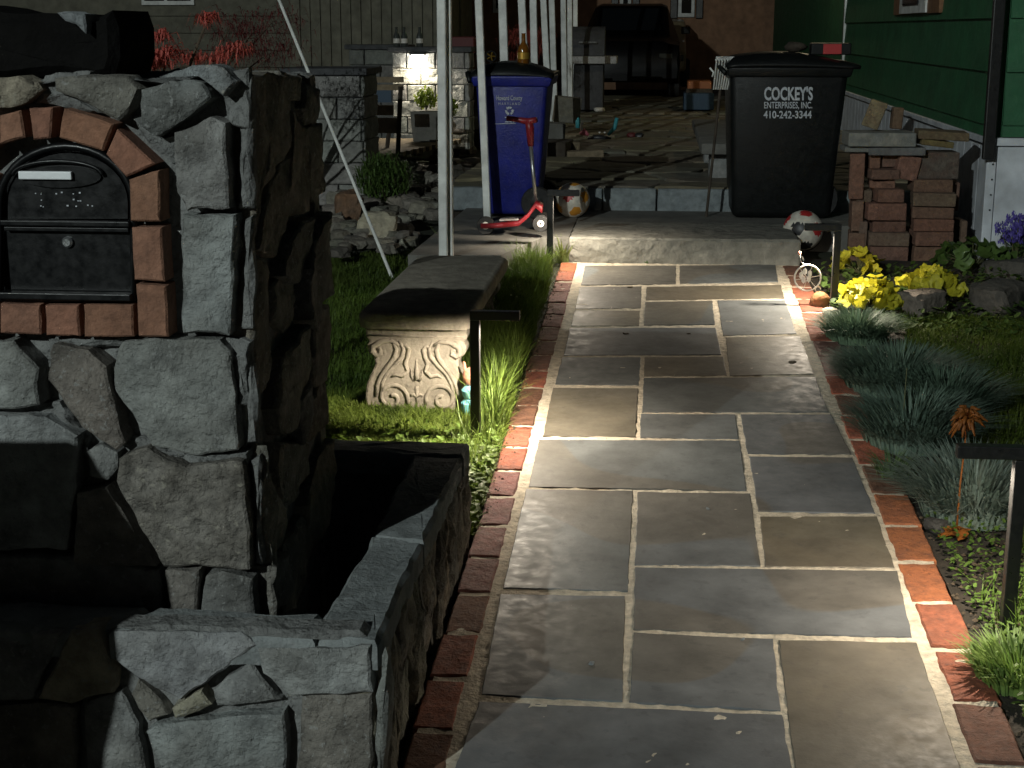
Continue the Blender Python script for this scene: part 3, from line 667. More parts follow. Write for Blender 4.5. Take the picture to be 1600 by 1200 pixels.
# porch lamp high on the house wall: it warms the patio and the siding
wl = thing('wall_lamp', 'lit porch lamp high on the green house wall', 'lamp', (HX + .1, 15.6, 2.95))
MB().b2((HX + .12, 15.55, 2.9), (HX + .22, 15.65, 3.05), bev=.01).build('bracket', 'black_metal', wl)
MB().lathe([(.02, -.08), (.05, -.06), (.05, .05), (.02, .07)], (HX + .02, 15.6, 2.95), 12).build('globe', 'led', wl, smooth=True)
l = bpy.data.lights.new('porch_bulb', 'POINT'); l.energy = 30; l.color = (1, .80, .50); l.shadow_soft_size = .05
lo = bpy.data.objects.new('porch_bulb', l); col.objects.link(lo); lo.parent = wl; lo.location = (-.2, 0, -.02)

# ================================================================== BINS
def frustum(m, c0, h0, c1, h1, bev=.02):
    bm = bmesh.new(); bmesh.ops.create_cube(bm, size=2)
    for v in bm.verts:
        c, h = (c1, h1) if v.co.z > 0 else (c0, h0)
        v.co = Vector((c[0] + v.co.x * h[0], c[1] + v.co.y * h[1], c[2]))
    bmesh.ops.bevel(bm, geom=bm.edges[:], offset=bev, segments=3, affect='EDGES', profile=.5); bm.verts.index_update()
    m.add([v.co.copy() for v in bm.verts], [[v.index for v in f.verts] for f in bm.faces]); bm.free(); return m
def wheel(c, r, w, parent, mt='rubber', hub='black_plastic', n=20, axis='Y'):
    c = Vector(c)
    t = MB().lathe([(r * .6, -w / 2), (r * .94, -w / 2), (r, -w / 4), (r, w / 4), (r * .94, w / 2), (r * .6, w / 2)], c, n, axis).build('wheel', mt, parent)
    smooth_angle(t, 50)
    smooth_angle(MB().lathe([(r * .59, -w * .42), (r * .3, -w * .55), (r * .12, -w * .6), (r * .12, w * .6), (r * .3, w * .55), (r * .59, w * .42)], c, n, axis).build('hub', hub, t), 40)
    return t
# ---- blue recycling bin
BZ = .504
bb = thing('recycling_bin', 'blue wheeled recycling bin with black lid and white county lettering', 'bin', (-.80, 8.6, BZ))
smooth_angle(frustum(MB(), (-.808, 8.6, BZ + .02), (.150, .19, 0), (-.797, 8.6, BZ + .76), (.200, .26, 0), .025).build('body', 'blue_plastic', bb), 40)
smooth_angle(frustum(MB(), (-.797, 8.6, BZ + .735), (.212, .272, 0), (-.795, 8.6, BZ + .795), (.228, .285, 0), .012).build('rim', 'blue_plastic', bb), 40)
m = MB(); n = 12          # domed lid
rows = []
for i in range(n + 1):
    t = i / n; x = -1.025 + .46 * t; dz = .03 + .045 * math.sin(math.pi * min(1, t * 1.15)) ** .7 if 0 < t < .87 else .02
    for j in range(7):
        s_ = j / 6 * 2 - 1; m.v.append(Vector((x, 8.6 + s_ * .285, BZ + .795 + dz * (1 - .55 * s_ ** 4) * (1 if abs(s_) < 1 else .3))))
for i in range(n):
    for j in range(6): m.f.append((i * 7 + j, i * 7 + j + 1, (i + 1) * 7 + j + 1, (i + 1) * 7 + j))
lid = m.build('lid', 'black_plastic', bb, smooth=True); sol = lid.modifiers.new('s', 'SOLIDIFY'); sol.thickness = .018
MB().tube([(-1.03, 8.36, BZ + .76), (-1.05, 8.40, BZ + .805), (-1.05, 8.80, BZ + .805), (-1.03, 8.84, BZ + .76)], .013, 8).build('handle', 'black_plastic', bb, smooth=True)
for s in (-1, 1): MB().box((-1.035, 8.6 + s * .1, BZ + .785), (.02, .02, .03), bev=.006).build('hinge', 'black_plastic', bb)
wheel((-.655, 8.365, BZ + .095), .09, .05, bb); wheel((-.655, 8.835, BZ + .095), .09, .05, bb)
FA = Vector((0, -.07, .68)).normalized(); FN = Vector((0, -1, -.1)).normalized()
def bin_pt(px, py, yb, tilt, z0):     # a point on the leaning front face
    d = ray(px, py); t = 8.0
    for _ in range(6):
        p = CAM + d * t; t += (yb - tilt * (p.z - z0) - p.y) / d.y
    return CAM + d * t
yb_, tl = 8.408, .0946
def bp(px, py): return bin_pt(px, py, yb_, tl, BZ + .02)
def bin_text(name, s, x0, y0, x1, y1, par, mt, ptf, bold=0.):
    o = ptf(x0, y1); a = (ptf(x1, y1) - o); bvec = ptf(x0, y0) - o
    return text(name, s, o, a.normalized(), bvec.normalized(), bvec.length, a.length, mt, par, FN, bold)
bin_text('lettering', 'Howard County', 776, 149, 816, 159, bb, 'print_white', bp, .006)
bin_text('lettering', 'M A R Y L A N D', 779, 160, 813, 164, bb, 'print_white', bp)
m = MB(); c = bp(796, 173); rx = (bp(803, 173) - c); rz_ = (bp(796, 166) - c)
for k in range(3):            # recycling arrows
    a0 = R(90 + 120 * k)
    for q in range(2):
        t0, t1 = a0 + R(-38 + 40 * q), a0 + R(-2 + 36 * q)
        def pp(t, r): return c + rx * r * math.cos(t) + rz_ * r * math.sin(t) + FN * .003
        m.add([pp(t0, .5), pp(t0, 1.), pp(t1, .95), pp(t1, .5)], [(0, 1, 2, 3)])
        if q: m.add([pp(t1, .3), pp(t1, 1.2), pp(t1 + R(24), .75)], [(0, 1, 2)])
stuff(m.build('recycling_symbol', 'print_white', bb, fixn=False))
m = MB()
for x0_, x1_, y_ in ((789, 793, 183), (794, 799, 183), (789, 795, 190), (796, 800, 190), (801, 804, 190)):
    a, b = bp(x0_, y_ + 1), bp(x1_, y_ + 1); m.add([a + FN * .003, b + FN * .003, b + FN * .003 + Z * .005, a + FN * .003 + Z * .005], [(0, 1, 2, 3)])
stuff(m.build('worn_print', 'print_white', bb, fixn=False))
a, b = bp(773, 194), bp(806, 193); MB().add([a + FN * .003, b + FN * .003, b + FN * .003 + Z * .003, a + FN * .003 + Z * .003], [(0, 1, 2, 3)]).build('printed_line', 'print_white', bb, fixn=False)
# bottle on the lid
c = Vector((-.745, 8.5, BZ + .852))
bt = smooth_angle(MB().lathe([(.03, 0), (.034, .01), (.034, .075), (.028, .095), (.012, .12), (.011, .165), (.013, .17)], c, 16).build('bottle', 'amber_glass'), 40)
tag(bt, 'amber glass bottle standing on the blue bin lid', 'bottle')
MB().lathe([(.0345, .03), (.0345, .065)], c, 16).build('label', 'gold', bt)

# ---- black rubbish bin
kb = thing('rubbish_bin', 'large black wheeled rubbish bin with white company lettering', 'bin', (.73, 8.85, .5))
smooth_angle(frustum(MB(), (.715, 8.85, .503), (.275, .30, 0), (.725, 8.85, 1.34), (.325, .36, 0), .04).build('body', 'black_plastic', kb), 40)
smooth_angle(frustum(MB(), (.725, 8.85, 1.29), (.335, .37, 0), (.73, 8.85, 1.345), (.345, .38, 0), .012).build('rim', 'black_plastic', kb), 40)
m = MB(); n = 14
for i in range(n + 1):
    t = i / n; x = .375 + .735 * t; dz = .025 + .05 * math.sin(math.pi * min(1, t * 1.05 + .08)) ** .8 if 0 < t < 1 else .01
    for j in range(7):
        s_ = j / 6 * 2 - 1; m.v.append(Vector((x, 8.85 + s_ * .385, 1.35 + dz * (1 - .5 * s_ ** 4) * (1 if abs(s_) < 1 else .3))))
for i in range(n):
    for j in range(6): m.f.append((i * 7 + j, i * 7 + j + 1, (i + 1) * 7 + j + 1, (i + 1) * 7 + j))
lid = m.build('lid', 'black_plastic', kb, smooth=True); sol = lid.modifiers.new('s', 'SOLIDIFY'); sol.thickness = .018
MB().tube([(.38, 8.55, 1.31), (.35, 8.6, 1.34), (.35, 9.1, 1.34), (.38, 9.15, 1.31)], .014, 8).build('handle', 'black_plastic', kb, smooth=True)
wheel((.93, 8.62, .61), .11, .05, kb); wheel((.93, 9.08, .61), .11, .05, kb)
kp = lambda px, py: bin_pt(px, py, 8.55, .0717, .503)
bin_text('lettering', "COCKEY'S", 1194, 135, 1270, 157, kb, 'print_white', kp, .03)
bin_text('lettering', 'ENTERPRISES, INC.', 1194, 159, 1269, 171, kb, 'print_white', kp, .012)
bin_text('lettering', '410-242-3344', 1193, 173, 1268, 185, kb, 'print_white', kp, .02)
m = MB().box((.965, 8.72, 1.44), (.11, .07, .032), bev=.006)
rb = tag(m.build('cardboard_box', 'black_plastic'), 'small red and black box lying on the black bin lid', 'box')
MB().b2((.92, 8.647, 1.413), (1.02, 8.652, 1.467)).build('red_panel', 'ball_red', rb)
g = tag(rock_mb((.78, 8.8, 1.45), (.09, .06, .035), 4, 2, .4, .8).build('work_glove', 'dark_wood', smooth=True), 'crumpled dark work gloves on the black bin lid', 'glove')
# rake leaning on the bin
rk = thing('fan_rake', 'white-tined fan rake leaning head up against the black bin', 'rake', (.33, 8.75, .5))
top = GY(1131, 93, 8.62); bot = GY(1122, 140, 8.62)
for k in range(7):
    t = k / 6; MB().tube([bot + X * (-.025 + .075 * t), top + X * (-.04 + .095 * t) + Z * -.01, top + X * (-.045 + .1 * t) + Y * -.02], .0055, 6).build('tine', 'white_paint', rk, smooth=True)
MB().b2(top + Vector((-.045, -.005, -.005)), top + Vector((.06, .012, .018)), bev=.003).build('crossbar', 'steel', rk)
MB().tube([bot + X * .012, Vector((.30, 8.62, .5))], .008, 8).build('shaft', 'dark_wood', rk)
MB().tube([GY(1109, 106, 8.62), GY(1115, 113, 8.62), GY(1113, 120, 8.62)], .006, 6).build('hook', 'white_paint', rk, smooth=True)

# ================================================================== SCOOTER
sco = thing('kick_scooter', 'red toddler kick scooter parked before the blue bin', 'scooter', (-.72, 7.68, .504))
SY_ = 7.68
def sp(px, py, y=SY_): return GY(px, py, y)
wl1 = wheel(sp(759, 352), .047, .03, sco, 'rubber', 'pale_paint')
wheel(sp(845, 349, 7.60) , .043, .028, sco, 'rubber', 'pale_paint'); wheel(sp(851, 343, 7.86), .043, .028, sco, 'rubber', 'pale_paint')
a, b, c = sp(757, 350), sp(815, 345), sp(836, 318)
m = MB()
pts = [(sp(752, 352), .028, .012), (sp(780, 351), .045, .012), (sp(812, 347), .055, .013), (sp(826, 335), .05, .014), (sp(838, 318), .04, .018), (sp(848, 325), .06, .02)]
for p, hw, hh in pts:
    for dy, dz in ((-hw, -hh), (-hw, hh * .6), (-hw * .7, hh), (hw * .7, hh), (hw, hh * .6), (hw, -hh)): m.v.append(p + Vector((0, dy, dz)))
for i in range(len(pts) - 1):
    for k in range(6): m.f.append((i * 6 + k, i * 6 + (k + 1) % 6, (i + 1) * 6 + (k + 1) % 6, (i + 1) * 6 + k))
m.f += [tuple(range(6))[::-1], tuple(range(30, 36))]
dk = m.build('deck', 'red_plastic', sco, smooth=True)
q = sp(796, 345); MB().box(q + Z * .008, (.05, .035, .004), rz=0, ry=-.06, bev=.002).build('foot_pad', 'grey_plastic', dk)
MB().tube([sp(838, 322), sp(829, 225)], .010, 10).build('steering_post', 'steel', sco, smooth=True)
MB().tube([sp(829.5, 228), sp(828, 200), sp(826, 188)], [.016, .022, .02], 10).build('stem_cover', 'red_plastic', sco, smooth=True)
h0, h1, h2 = sp(793, 184, 7.72), sp(826, 190), sp(838, 187, 7.66)
MB().tube([h0 + Y * -.04, h0.lerp(h1, .5), h1, h2], [.013, .014, .018, .014], 10).build('handlebar', 'red_plastic', sco, smooth=True)

# ================================================================== BALLS
def ball(c, r, name, label, white, patches, seed):
    bm = bmesh.new(); bmesh.ops.create_icosphere(bm, subdivisions=4, radius=r)
    rq = random.Random(seed); cs = []
    gr = (1 + 5 ** .5) / 2
    for s1 in (-1, 1):
        for s2 in (-1, 1): cs += [Vector((0, s1, s2 * gr)), Vector((s1, s2 * gr, 0)), Vector((s1 * gr, 0, s2))]
    Mx = Matrix.Rotation(seed, 3, 'X') @ Matrix.Rotation(seed * 2.1, 3, 'Z'); cs = [(Mx @ q).normalized() for q in cs]
    me = bpy.data.meshes.new(name); me2 = bpy.data.meshes.new('panel')
    for v in bm.verts:
        ds = sorted(((v.co.normalized() - q).length for q in cs))
        groove = min(abs(ds[0] - .36), abs(ds[1] - ds[0]) * .8)
        if groove < .03: v.co *= 1 - .02 * (1 - groove / .03)
    bm.to_mesh(me); mats = [white] + patches
    for q in mats: me.materials.append(MATS[q])
    for p in me.polygons:
        p.use_smooth = True; q = p.center.normalized(); ds = [(q - x).length + .06 * noise.noise(q * 4) for x in cs]; i = min(range(12), key=lambda k: ds[k])
        if ds[i] < .33: p.material_index = 1 + i % len(patches)
    bm.free(); o = link(name, me); o.location = c; return tag(o, label, 'ball')
c = G(905, 333, .504, 0); ball(Vector((c.x - .03, 8.5, .5 + .1)), .1, 'toy_ball', 'white and orange ball resting on the landing', 'ball_white', ['ball_orange', 'ball_orange', 'ball_orange', 'ball_red', 'ball_orange'], 1.7)
ball(Vector((GY(1255, 350, 8.12).x, 8.12, .388 + .105)), .108, 'soccer_ball', 'white soccer ball with black and red panels beside the black bin', 'ball_white', ['ball_black', 'ball_black', 'ball_red', 'ball_black'], 2.9)

# ================================================================== BRICK STACK by the skirting
bs = thing('brick_stack', 'loose stack of red and brown paving bricks against the house', 'brick stack', (1.3, 7.95, .39))
def stack_brick(x0, y0, x1, y1, yf, c, dep=.09, rz=0., par=bs, name='brick', mt='brick', roll=0.):
    a, b = GY(x0, y1, yf), GY(x1, y0, yf); ce = (a + b) / 2 + Y * dep
    m = MB().box(ce, (abs(b.x - a.x) / 2, dep, abs(b.z - a.z) / 2), rz=rz, ry=roll, bev=.006)
    for v in m.v: v += Vector((noise.noise(v * 30), noise.noise(v * 30 + X), noise.noise(v * 30 + Y))) * .002
    return m.build(name, mt, par, color=jitcol(c, .15))
C1, C2, C3 = (.24, .12, .085), (.20, .115, .08), (.17, .12, .085)
for k, (x0, y0, x1, y1, yf, c) in enumerate([
  (1328,240,1356,312,7.98,C1), (1330,314,1352,362,7.98,C2), (1326,364,1356,411,7.97,C2), (1357,240,1376,264,8.02,C1), (1376,238,1402,262,8.04,C2), (1358,265,1405,281,7.96,C2), (1360,282,1402,295,8.0,C1),
  (1368,296,1412,317,7.92,C1), (1340,297,1366,316,8.0,C3), (1353,318,1417,345,7.93,C1), (1360,346,1415,363,7.95,C2), (1342,346,1358,386,7.97,C3), (1358,364,1424,385,7.91,C3), (1357,386,1420,411,7.92,C2),
  (1431,238,1500,280,8.02,(.11,.09,.07)), (1426,281,1490,301,7.97,C2), (1428,302,1497,323,7.92,C3), (1427,324,1494,342,7.94,C2), (1428,343,1493,362,7.93,C1), (1426,363,1489,385,7.92,C1), (1425,386,1488,411,7.94,C2), (1494,285,1503,330,8.06,C2), (1497,345,1512,400,8.05,C3)]):
    stack_brick(x0 + .5, y0 + .4, x1 - .5, y1 - .4, yf, c, rz=rnd.uniform(-.12, .12))
stack_brick(1398, 243, 1436, 281, 7.99, C1, rz=.1, roll=.22)
def lone(x0, y0, x1, y1, yf, c, dep, name, label, cat, mt, rz=0., roll=0.):
    o = stack_brick(x0, y0, x1, y1, yf, c, dep, rz, None, name, mt, roll); return tag(o, label, cat)
lone(1324, 208, 1432, 229, 7.94, (.22, .21, .19), .12, 'concrete_slab', 'thick grey concrete slab on top of the brick stack', 'slab', 'riser_stone', .03)
lone(1319, 230, 1370, 238, 7.97, (.20, .19, .17), .1, 'thin_paver', 'thin pale paver under the concrete slab on the stack', 'paver', 'riser_stone', .02)
lone(1358, 231, 1448, 243, 7.96, (.12, .115, .11), .1, 'slate_paver', 'dark slate paver under the concrete slab end', 'paver', 'riser_stone', -.03)
lone(1436, 206, 1517, 219, 7.97, (.16, .12, .07), .1, 'timber_offcut', 'brown timber offcut overhanging the brick stack', 'timber', 'brick', -.05, .05)
lone(1437, 220, 1490, 229, 7.99, (.19, .16, .06), .08, 'yellow_offcut', 'yellowish timber wedge under the overhanging offcut', 'timber', 'brick', .08, .12)
lone(1352, 157, 1382, 201, 8.05, (.26, .21, .12), .012, 'leaning_board', 'tan board leaning on the skirting above the slab', 'board', 'brick', -.05, .33)
lone(1393, 168, 1412, 202, 8.12, (.17, .11, .07), .03, 'brown_brick', 'brown brick set upright behind the leaning board', 'brick', 'brick', .1, .05)

# ================================================================== CARPORT FRAME of white posts, leaning stake
cf = thing('carport_frame', 'row of slim white carport posts running beside the blue bin', 'carport', (-1.0, 7.3, .5))
def post(pxb, pyb, pxt, y, zb, w=.022, d=.022):
    a = GY(pxb, pyb, y) if zb is None else Vector((GY(pxb, pyb, y).x, y, zb))
    t = GY(pxt, 0, y); k = (2.75 - a.z) / (t.z - a.z); e = a + (t - a) * k
    m = MB(); V = []
    for p in (a, e):
        for sx, sy in ((-1, -1), (1, -1), (1, 1), (-1, 1)): V.append(p + Vector((sx * w, sy * d, 0)))
    m.add(V, [(0, 1, 2, 3), (7, 6, 5, 4), (0, 1, 5, 4), (1, 2, 6, 5), (2, 3, 7, 6), (3, 0, 4, 7)])
    o = m.build('post', 'white_paint', cf); bv = o.modifiers.new('b', 'BEVEL'); bv.width = .004; return e
tops = [post(693, 392, 690, 6.86, .33, .020), post(704, 392, 701, 6.9, .33, .012), post(762, 338, 748, 8.25, .50, .020)]
for (xb, yb2, xt, y) in [(793, 200, 785, 10.2), (826, 190, 815, 11.2), (838, 186, 833, 12.0), (860, 190, 849, 13.0), (868, 178, 862, 14.0), (883, 153, 880, 15.2), (891, 150, 890, 16.4), (899, 150, 899, 17.6)]:
    tops.append(post(xb, yb2, xt, y, .63, .027 if y < 13 else .026))
MB().tube([tops[0] + Y * -.05] + [tops[2]] + tops[3:] , .03, 8).build('top_rail', 'white_paint', cf)
a, b = Vector((-1.36, 6.62, gz(6.6))), None
a = G(615, 434); t = GY(436, 0, a.y + .75)
tag(MB().tube([a - Z * .02, t, t + (t - a) * .4], .0085, 8).build('leaning_stake', 'white_paint'), 'thin pale stake slanting up from the lawn behind the bench', 'stake')

# ================================================================== GRASS AND PLANTS
rg = random.Random(21)
def grass(name, n, area, L, lean, wd, color, keep=lambda x, y: True, seg=2, label=None, zoff=-.012):
    m = MB(); k = 0
    while k < n:
        x = rg.uniform(area[0], area[2]); y = rg.uniform(area[1], area[3]); k += 1
        if not keep(x, y): continue
        d = .6 + .8 * (noise.noise(Vector((x * 5, y * 5, 0))) * .5 + .5)
        blade(m, (x, y, gz(y) + zoff), rg.uniform(0, 6.283), rg.uniform(*L) * d, rg.uniform(*lean), wd * rg.uniform(.6, 1.2), seg)
    o = m.build(name, 'grass', color=color, fixn=False); tag(o, label, 'grass'); return stuff(o)
def bench_free(x, y): return not (-1.0 < x < -.625 and 5.02 < y < 5.1)
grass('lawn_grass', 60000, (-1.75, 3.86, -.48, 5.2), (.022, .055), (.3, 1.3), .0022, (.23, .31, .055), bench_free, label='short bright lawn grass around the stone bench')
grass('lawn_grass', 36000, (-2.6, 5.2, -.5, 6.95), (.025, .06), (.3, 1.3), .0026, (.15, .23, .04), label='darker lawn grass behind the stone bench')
grass('edging_grass', 8500, (-.70, 4.78, -.485, 7.35), (.10, .22), (.15, .8), .0026, (.15, .22, .04), lambda x, y: x < -.495 - .015 * math.sin(y * 9) and (x > -.56 if y < 5.25 else x > -.68), 3, label='long arching grass along the brick edge')
grass('edging_grass', 130, (-.62, 4.25, -.5, 4.8), (.08, .18), (.1, .6), .0024, (.2, .27, .06), seg=3, label='tall stray grass stalks by the lit path light')
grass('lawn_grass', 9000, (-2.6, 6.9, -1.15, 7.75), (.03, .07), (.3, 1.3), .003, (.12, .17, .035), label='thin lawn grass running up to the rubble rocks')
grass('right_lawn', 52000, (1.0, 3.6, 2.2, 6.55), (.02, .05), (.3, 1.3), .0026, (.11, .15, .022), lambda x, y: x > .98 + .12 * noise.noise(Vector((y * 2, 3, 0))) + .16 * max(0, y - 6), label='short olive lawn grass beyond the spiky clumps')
grass('verge_grass', 2600, (.79, 2.2, 1.3, 3.62), (.04, .12), (.2, .9), .0026, (.15, .25, .04), lambda x, y: x > .80 + .1 * rg.random(), label='bright tufted grass at the foot of the path light by the orange flower')
def leaflet(m, c, r, n, tilt, yawd, fold=.15, k=6):
    M = Matrix.Rotation(yawd, 3, 'Z') @ Matrix.Rotation(tilt, 3, 'Y'); o = len(m.v); c = Vector(c)
    m.v.append(c)
    for i in range(k): t = 2 * math.pi * i / k; m.v.append(c + M @ Vector((math.cos(t) * r * 1.25, math.sin(t) * r * .75, abs(math.sin(t)) * r * fold)))
    for i in range(k): m.f.append((o, o + 1 + i, o + 1 + (i + 1) % k))
def weeds(name, n, area, r, color, label, keep=lambda x, y: True, hz=(.005, .05)):
    m = MB()
    for _ in range(n):
        x = rg.uniform(area[0], area[2]); y = rg.uniform(area[1], area[3])
        if keep(x, y): leaflet(m, (x, y, gz(y) + rg.uniform(*hz)), rg.uniform(*r), 0, rg.uniform(-.7, .7), rg.uniform(0, 6.28))
    o = m.build(name, 'grass', color=color, fixn=False); tag(o, label, 'ground cover'); stuff(o)
weeds('clover', 3200, (-1.5, 3.87, -.485, 4.75), (.005, .012), (.19, .30, .05), 'small clover leaves in the lit lawn beside the planter', lambda x, y: x > -.62 or rg.random() < .5)
weeds('chickweed', 900, (-.56, 3.85, -.478, 4.5), (.006, .014), (.22, .32, .06), 'chickweed creeping over the brick edge by the planter')
weeds('creeping_weed', 2600, (.775, 2.5, 1.15, 4.4), (.004, .009), (.12, .20, .04), 'low weeds between the brick edge and the lawn')
weeds('bed_weed', 1800, (.785, 6.2, 1.8, 7.5), (.008, .018), (.09, .14, .035), 'low weeds around the yellow leaved plants', lambda x, y: rg.random() < .7)
m = MB()
for _ in range(3000):
    x = rg.uniform(.765, 1.6); y = rg.uniform(2.6, 7.6); s = rg.uniform(.002, .008)
    m.add(*(lambda c, q: ([c + Vector((q, 0, 0)), c + Vector((-q, q * .6, 0)), c + Vector((-q * .4, -q, 0)), c + Vector((0, 0, q))], [(0, 1, 3), (1, 2, 3), (2, 0, 3)]))(Vector((x, y, gz(y) - .008)), s))
o = m.build('mulch', 'bark', fixn=False); tag(o, 'bark mulch crumbs on the bed beside the bricks', 'mulch'); stuff(o)
m = MB()
for _ in range(500):
    x = rg.gauss(-.47, .018); y = rg.uniform(3.9, 7.4); s = rg.uniform(.002, .006)
    m.add(*(lambda c, q: ([c + Vector((q, 0, 0)), c + Vector((-q, q * .6, 0)), c + Vector((-q * .4, -q, 0)), c + Vector((0, 0, q))], [(0, 1, 3), (1, 2, 3), (2, 0, 3)]))(Vector((x, y, SL * y + .004)), s))
o = m.build('soil_crumbs', 'bark', fixn=False); tag(o, 'soil crumbs scattered along the left brick edge', 'soil'); stuff(o)

def clump(px, py, r, h, n, color, label, name='dianthus_clump', spread=1.0):
    c = G(px, py); t = thing(name, label, 'plant', c); m = MB()
    for _ in range(n):
        a = rg.uniform(0, 6.283); q = r * math.sqrt(rg.random()); lean = .15 + spread * q / r * rg.uniform(.6, 1.2)
        p = c + Vector((math.cos(a) * q * .75, math.sin(a) * q * .75, -.01))
        blade(m, p, a + rg.gauss(0, .3), h * rg.uniform(.55, 1.1) * (1 - .25 * q / r), lean, .0042 * rg.uniform(.7, 1.2), 3, .6)
    m.build('foliage', 'clump', t, color=color, fixn=False); return t
clump(1338, 528, .16, .16, 1500, (.22, .32, .20), 'pale grey-green spiky clump lit at the path light foot')
clump(1405, 605, .25, .20, 2300, (.17, .24, .18), 'dark blue-green spiky clump spilling beside the brick edge')
clump(1350, 585, .12, .14, 900, (.16, .24, .15), 'small dark spiky clump leaning over the brick edge')
clump(1475, 640, .20, .20, 1500, (.15, .22, .16), 'dark spiky clump between the lawn and the bent stalk')
clump(1425, 690, .20, .22, 1500, (.18, .25, .20), 'tall blue-green spiky clump with a single bent stalk')
clump(1520, 800, .19, .24, 1300, (.24, .30, .26), 'silvery spiky clump beside the orange flower stem')
clump(1395, 745, .06, .12, 120, (.12, .19, .06), 'thin loose weed at the brick edge', 'weed', .8)
clump(1592, 1060, .12, .12, 700, (.19, .29, .06), 'bright grass tuft in front of the path light post', 'grass_tuft', .7)
clump(880, 408, .05, .17, 90, (.25, .30, .08), 'lit grass tuft at the corner of the stone step', 'grass_tuft', .8)
clump(700, 402, .06, .22, 70, (.10, .13, .05), 'wispy weeds at the foot of the white posts', 'weed', .6)
clump(1012, 411, .025, .05, 30, (.12, .2, .06), 'tiny weed sprouting at the foot of the step', 'weed', .8)
t = thing('flower_stalk', 'thin pale bent seed stalk rising from the spiky clump', 'stalk', G(1405, 700))
MB().tube([G(1405, 700), GY(1412, 640, G(1405, 700).y), GY(1417, 575, G(1405, 700).y)], [.002, .0016, .0013], 6).build('stem', 'stem', t)
# yellow heucheras
def lobed(r):
    m = MB(); m.v.append(Vector((0, 0, -.12 * r)))
    n = 20
    for i in range(n):
        t = 2 * math.pi * i / n; q = r * (1 + .13 * math.cos(5 * t)) * (1 - .35 * math.exp(-((t - math.pi) / .35) ** 2)); m.v.append(Vector((math.cos(t) * q, math.sin(t) * q, .10 * r * math.cos(5 * t) + .08 * r)))
    for i in range(n): m.f.append((0, 1 + i, 1 + (i + 1) % n))
    me = bpy.data.meshes.new('leaf'); me.from_pydata([tuple(v) for v in m.v], [], m.f); me.polygons.foreach_set('use_smooth', [True] * n); return me
def heuchera(px, py, r, h, n, mt, label, size=.034, name='heuchera'):
    c = G(px, py); t = thing(name, label, 'plant', c); me = lobed(size); me.materials.append(MATS[mt]); st = MB()
    for k in range(n):
        a = rg.uniform(0, 6.283); q = math.sqrt(rg.random()); p = Vector((math.cos(a) * q * r, math.sin(a) * q * r, h * (1 - .65 * q * q) * rg.uniform(.8, 1.1)))
        o = link('leaf', me, t); o.location = p; s = rg.uniform(.7, 1.2); o.scale = (s, s, s)
        o.rotation_euler = (-math.sin(a) * (.3 + .6 * q) + rg.gauss(0, .25) + .35, math.cos(a) * (.3 + .6 * q) + rg.gauss(0, .25), rg.uniform(0, 6.28))
        st.tube([c, c + p * .6 + Z * .01, c + p], .0018, 4, False)
    stuff(st.build('stems', 'stem', t, fixn=False)); return t
heuchera(1356, 488, .125, .15, 60, 'leaf_yellow', 'brightly lit yellow leaved plant next to the path light post')
heuchera(1342, 428, .13, .12, 36, 'leaf_yellow', 'dim yellow leaved plant at the foot of the brick stack')
heuchera(1452, 470, .14, .15, 52, 'leaf_yellow', 'yellow leaved plant behind the flat rock')
heuchera(1520, 420, .18, .13, 40, 'leaf_green', 'dark green leafy plant by the white skirting', .045, 'leafy_plant')
heuchera(1395, 480, .10, .08, 30, 'leaf_green', 'low dark green leaves between the yellow plants', .018, 'leafy_plant')
# purple phlox
c = G(1585, 402); t = thing('purple_flower', 'purple flowering plant against the white skirting', 'plant', c); m = MB(); p2_ = MB(); lf = MB()
for k in range(16):
    a = rg.uniform(0, 6.28); q = rg.random() * .14; e = c + Vector((math.cos(a) * q, math.sin(a) * q * .6 - .05, rg.uniform(.10, .25)))
    m.tube([c + Vector((math.cos(a) * q * .4, math.sin(a) * q * .3 - .04, 0)), e], .002, 4, False)
    for j in range(9):
        p = e + Vector((rg.gauss(0, .022), rg.gauss(0, .02), rg.gauss(0, .018))); b_ = rg.uniform(0, 1.2)
        for s in range(5): leaflet(p2_, p + Vector((math.cos(b_ + 1.257 * s) * .008, -.004, math.sin(b_ + 1.257 * s) * .008)), .0075, 0, rg.uniform(1., 2.), rg.uniform(0, 6.28))
    for j in range(6): leaflet(lf, c + (e - c) * rg.uniform(.1, .6) + Vector((rg.gauss(0, .02), rg.gauss(0, .02), 0)), .014, 0, rg.uniform(-.8, .8), rg.uniform(0, 6.28))
stuff(m.build('stems', 'stem', t, fixn=False)); stuff(p2_.build('petals', 'petal_purple', t, fixn=False)); stuff(lf.build('leaves', 'leaf_green', t, fixn=False))
# orange flower on a stem
c = G(1494, 836); t = thing('orange_flower', 'orange spidery flower on a tall thin stem', 'flower', c); yy = c.y
hd = GY(1510, 655, yy)
MB().tube([c, GY(1500, 760, yy), GY(1508, 690, yy), hd], [.0032, .0028, .0025, .002], 6).build('stem', 'petal_orange', t, smooth=True)
for k in range(44):
    a = 2 * math.pi * k / 22 + rg.uniform(-.1, .1); el = rg.uniform(-1.0, 1.0); d = Vector((math.cos(a) * math.cos(el), math.sin(a) * math.cos(el), math.sin(el))); L = rg.uniform(.03, .058)
    MB().tube([hd, hd + d * L * .6 + Z * .006, hd + d * L - Z * .012], [.003, .007, .002], 5).build('petal', 'petal_orange', t, smooth=True)
m = MB()
for k in range(7): leaflet(m, c + Vector((rg.gauss(0, .02), rg.gauss(0, .02), .01)), .02, 0, rg.uniform(-.6, .6), rg.uniform(0, 6.28))
stuff(m.build('basal_leaves', 'petal_orange', t, fixn=False))

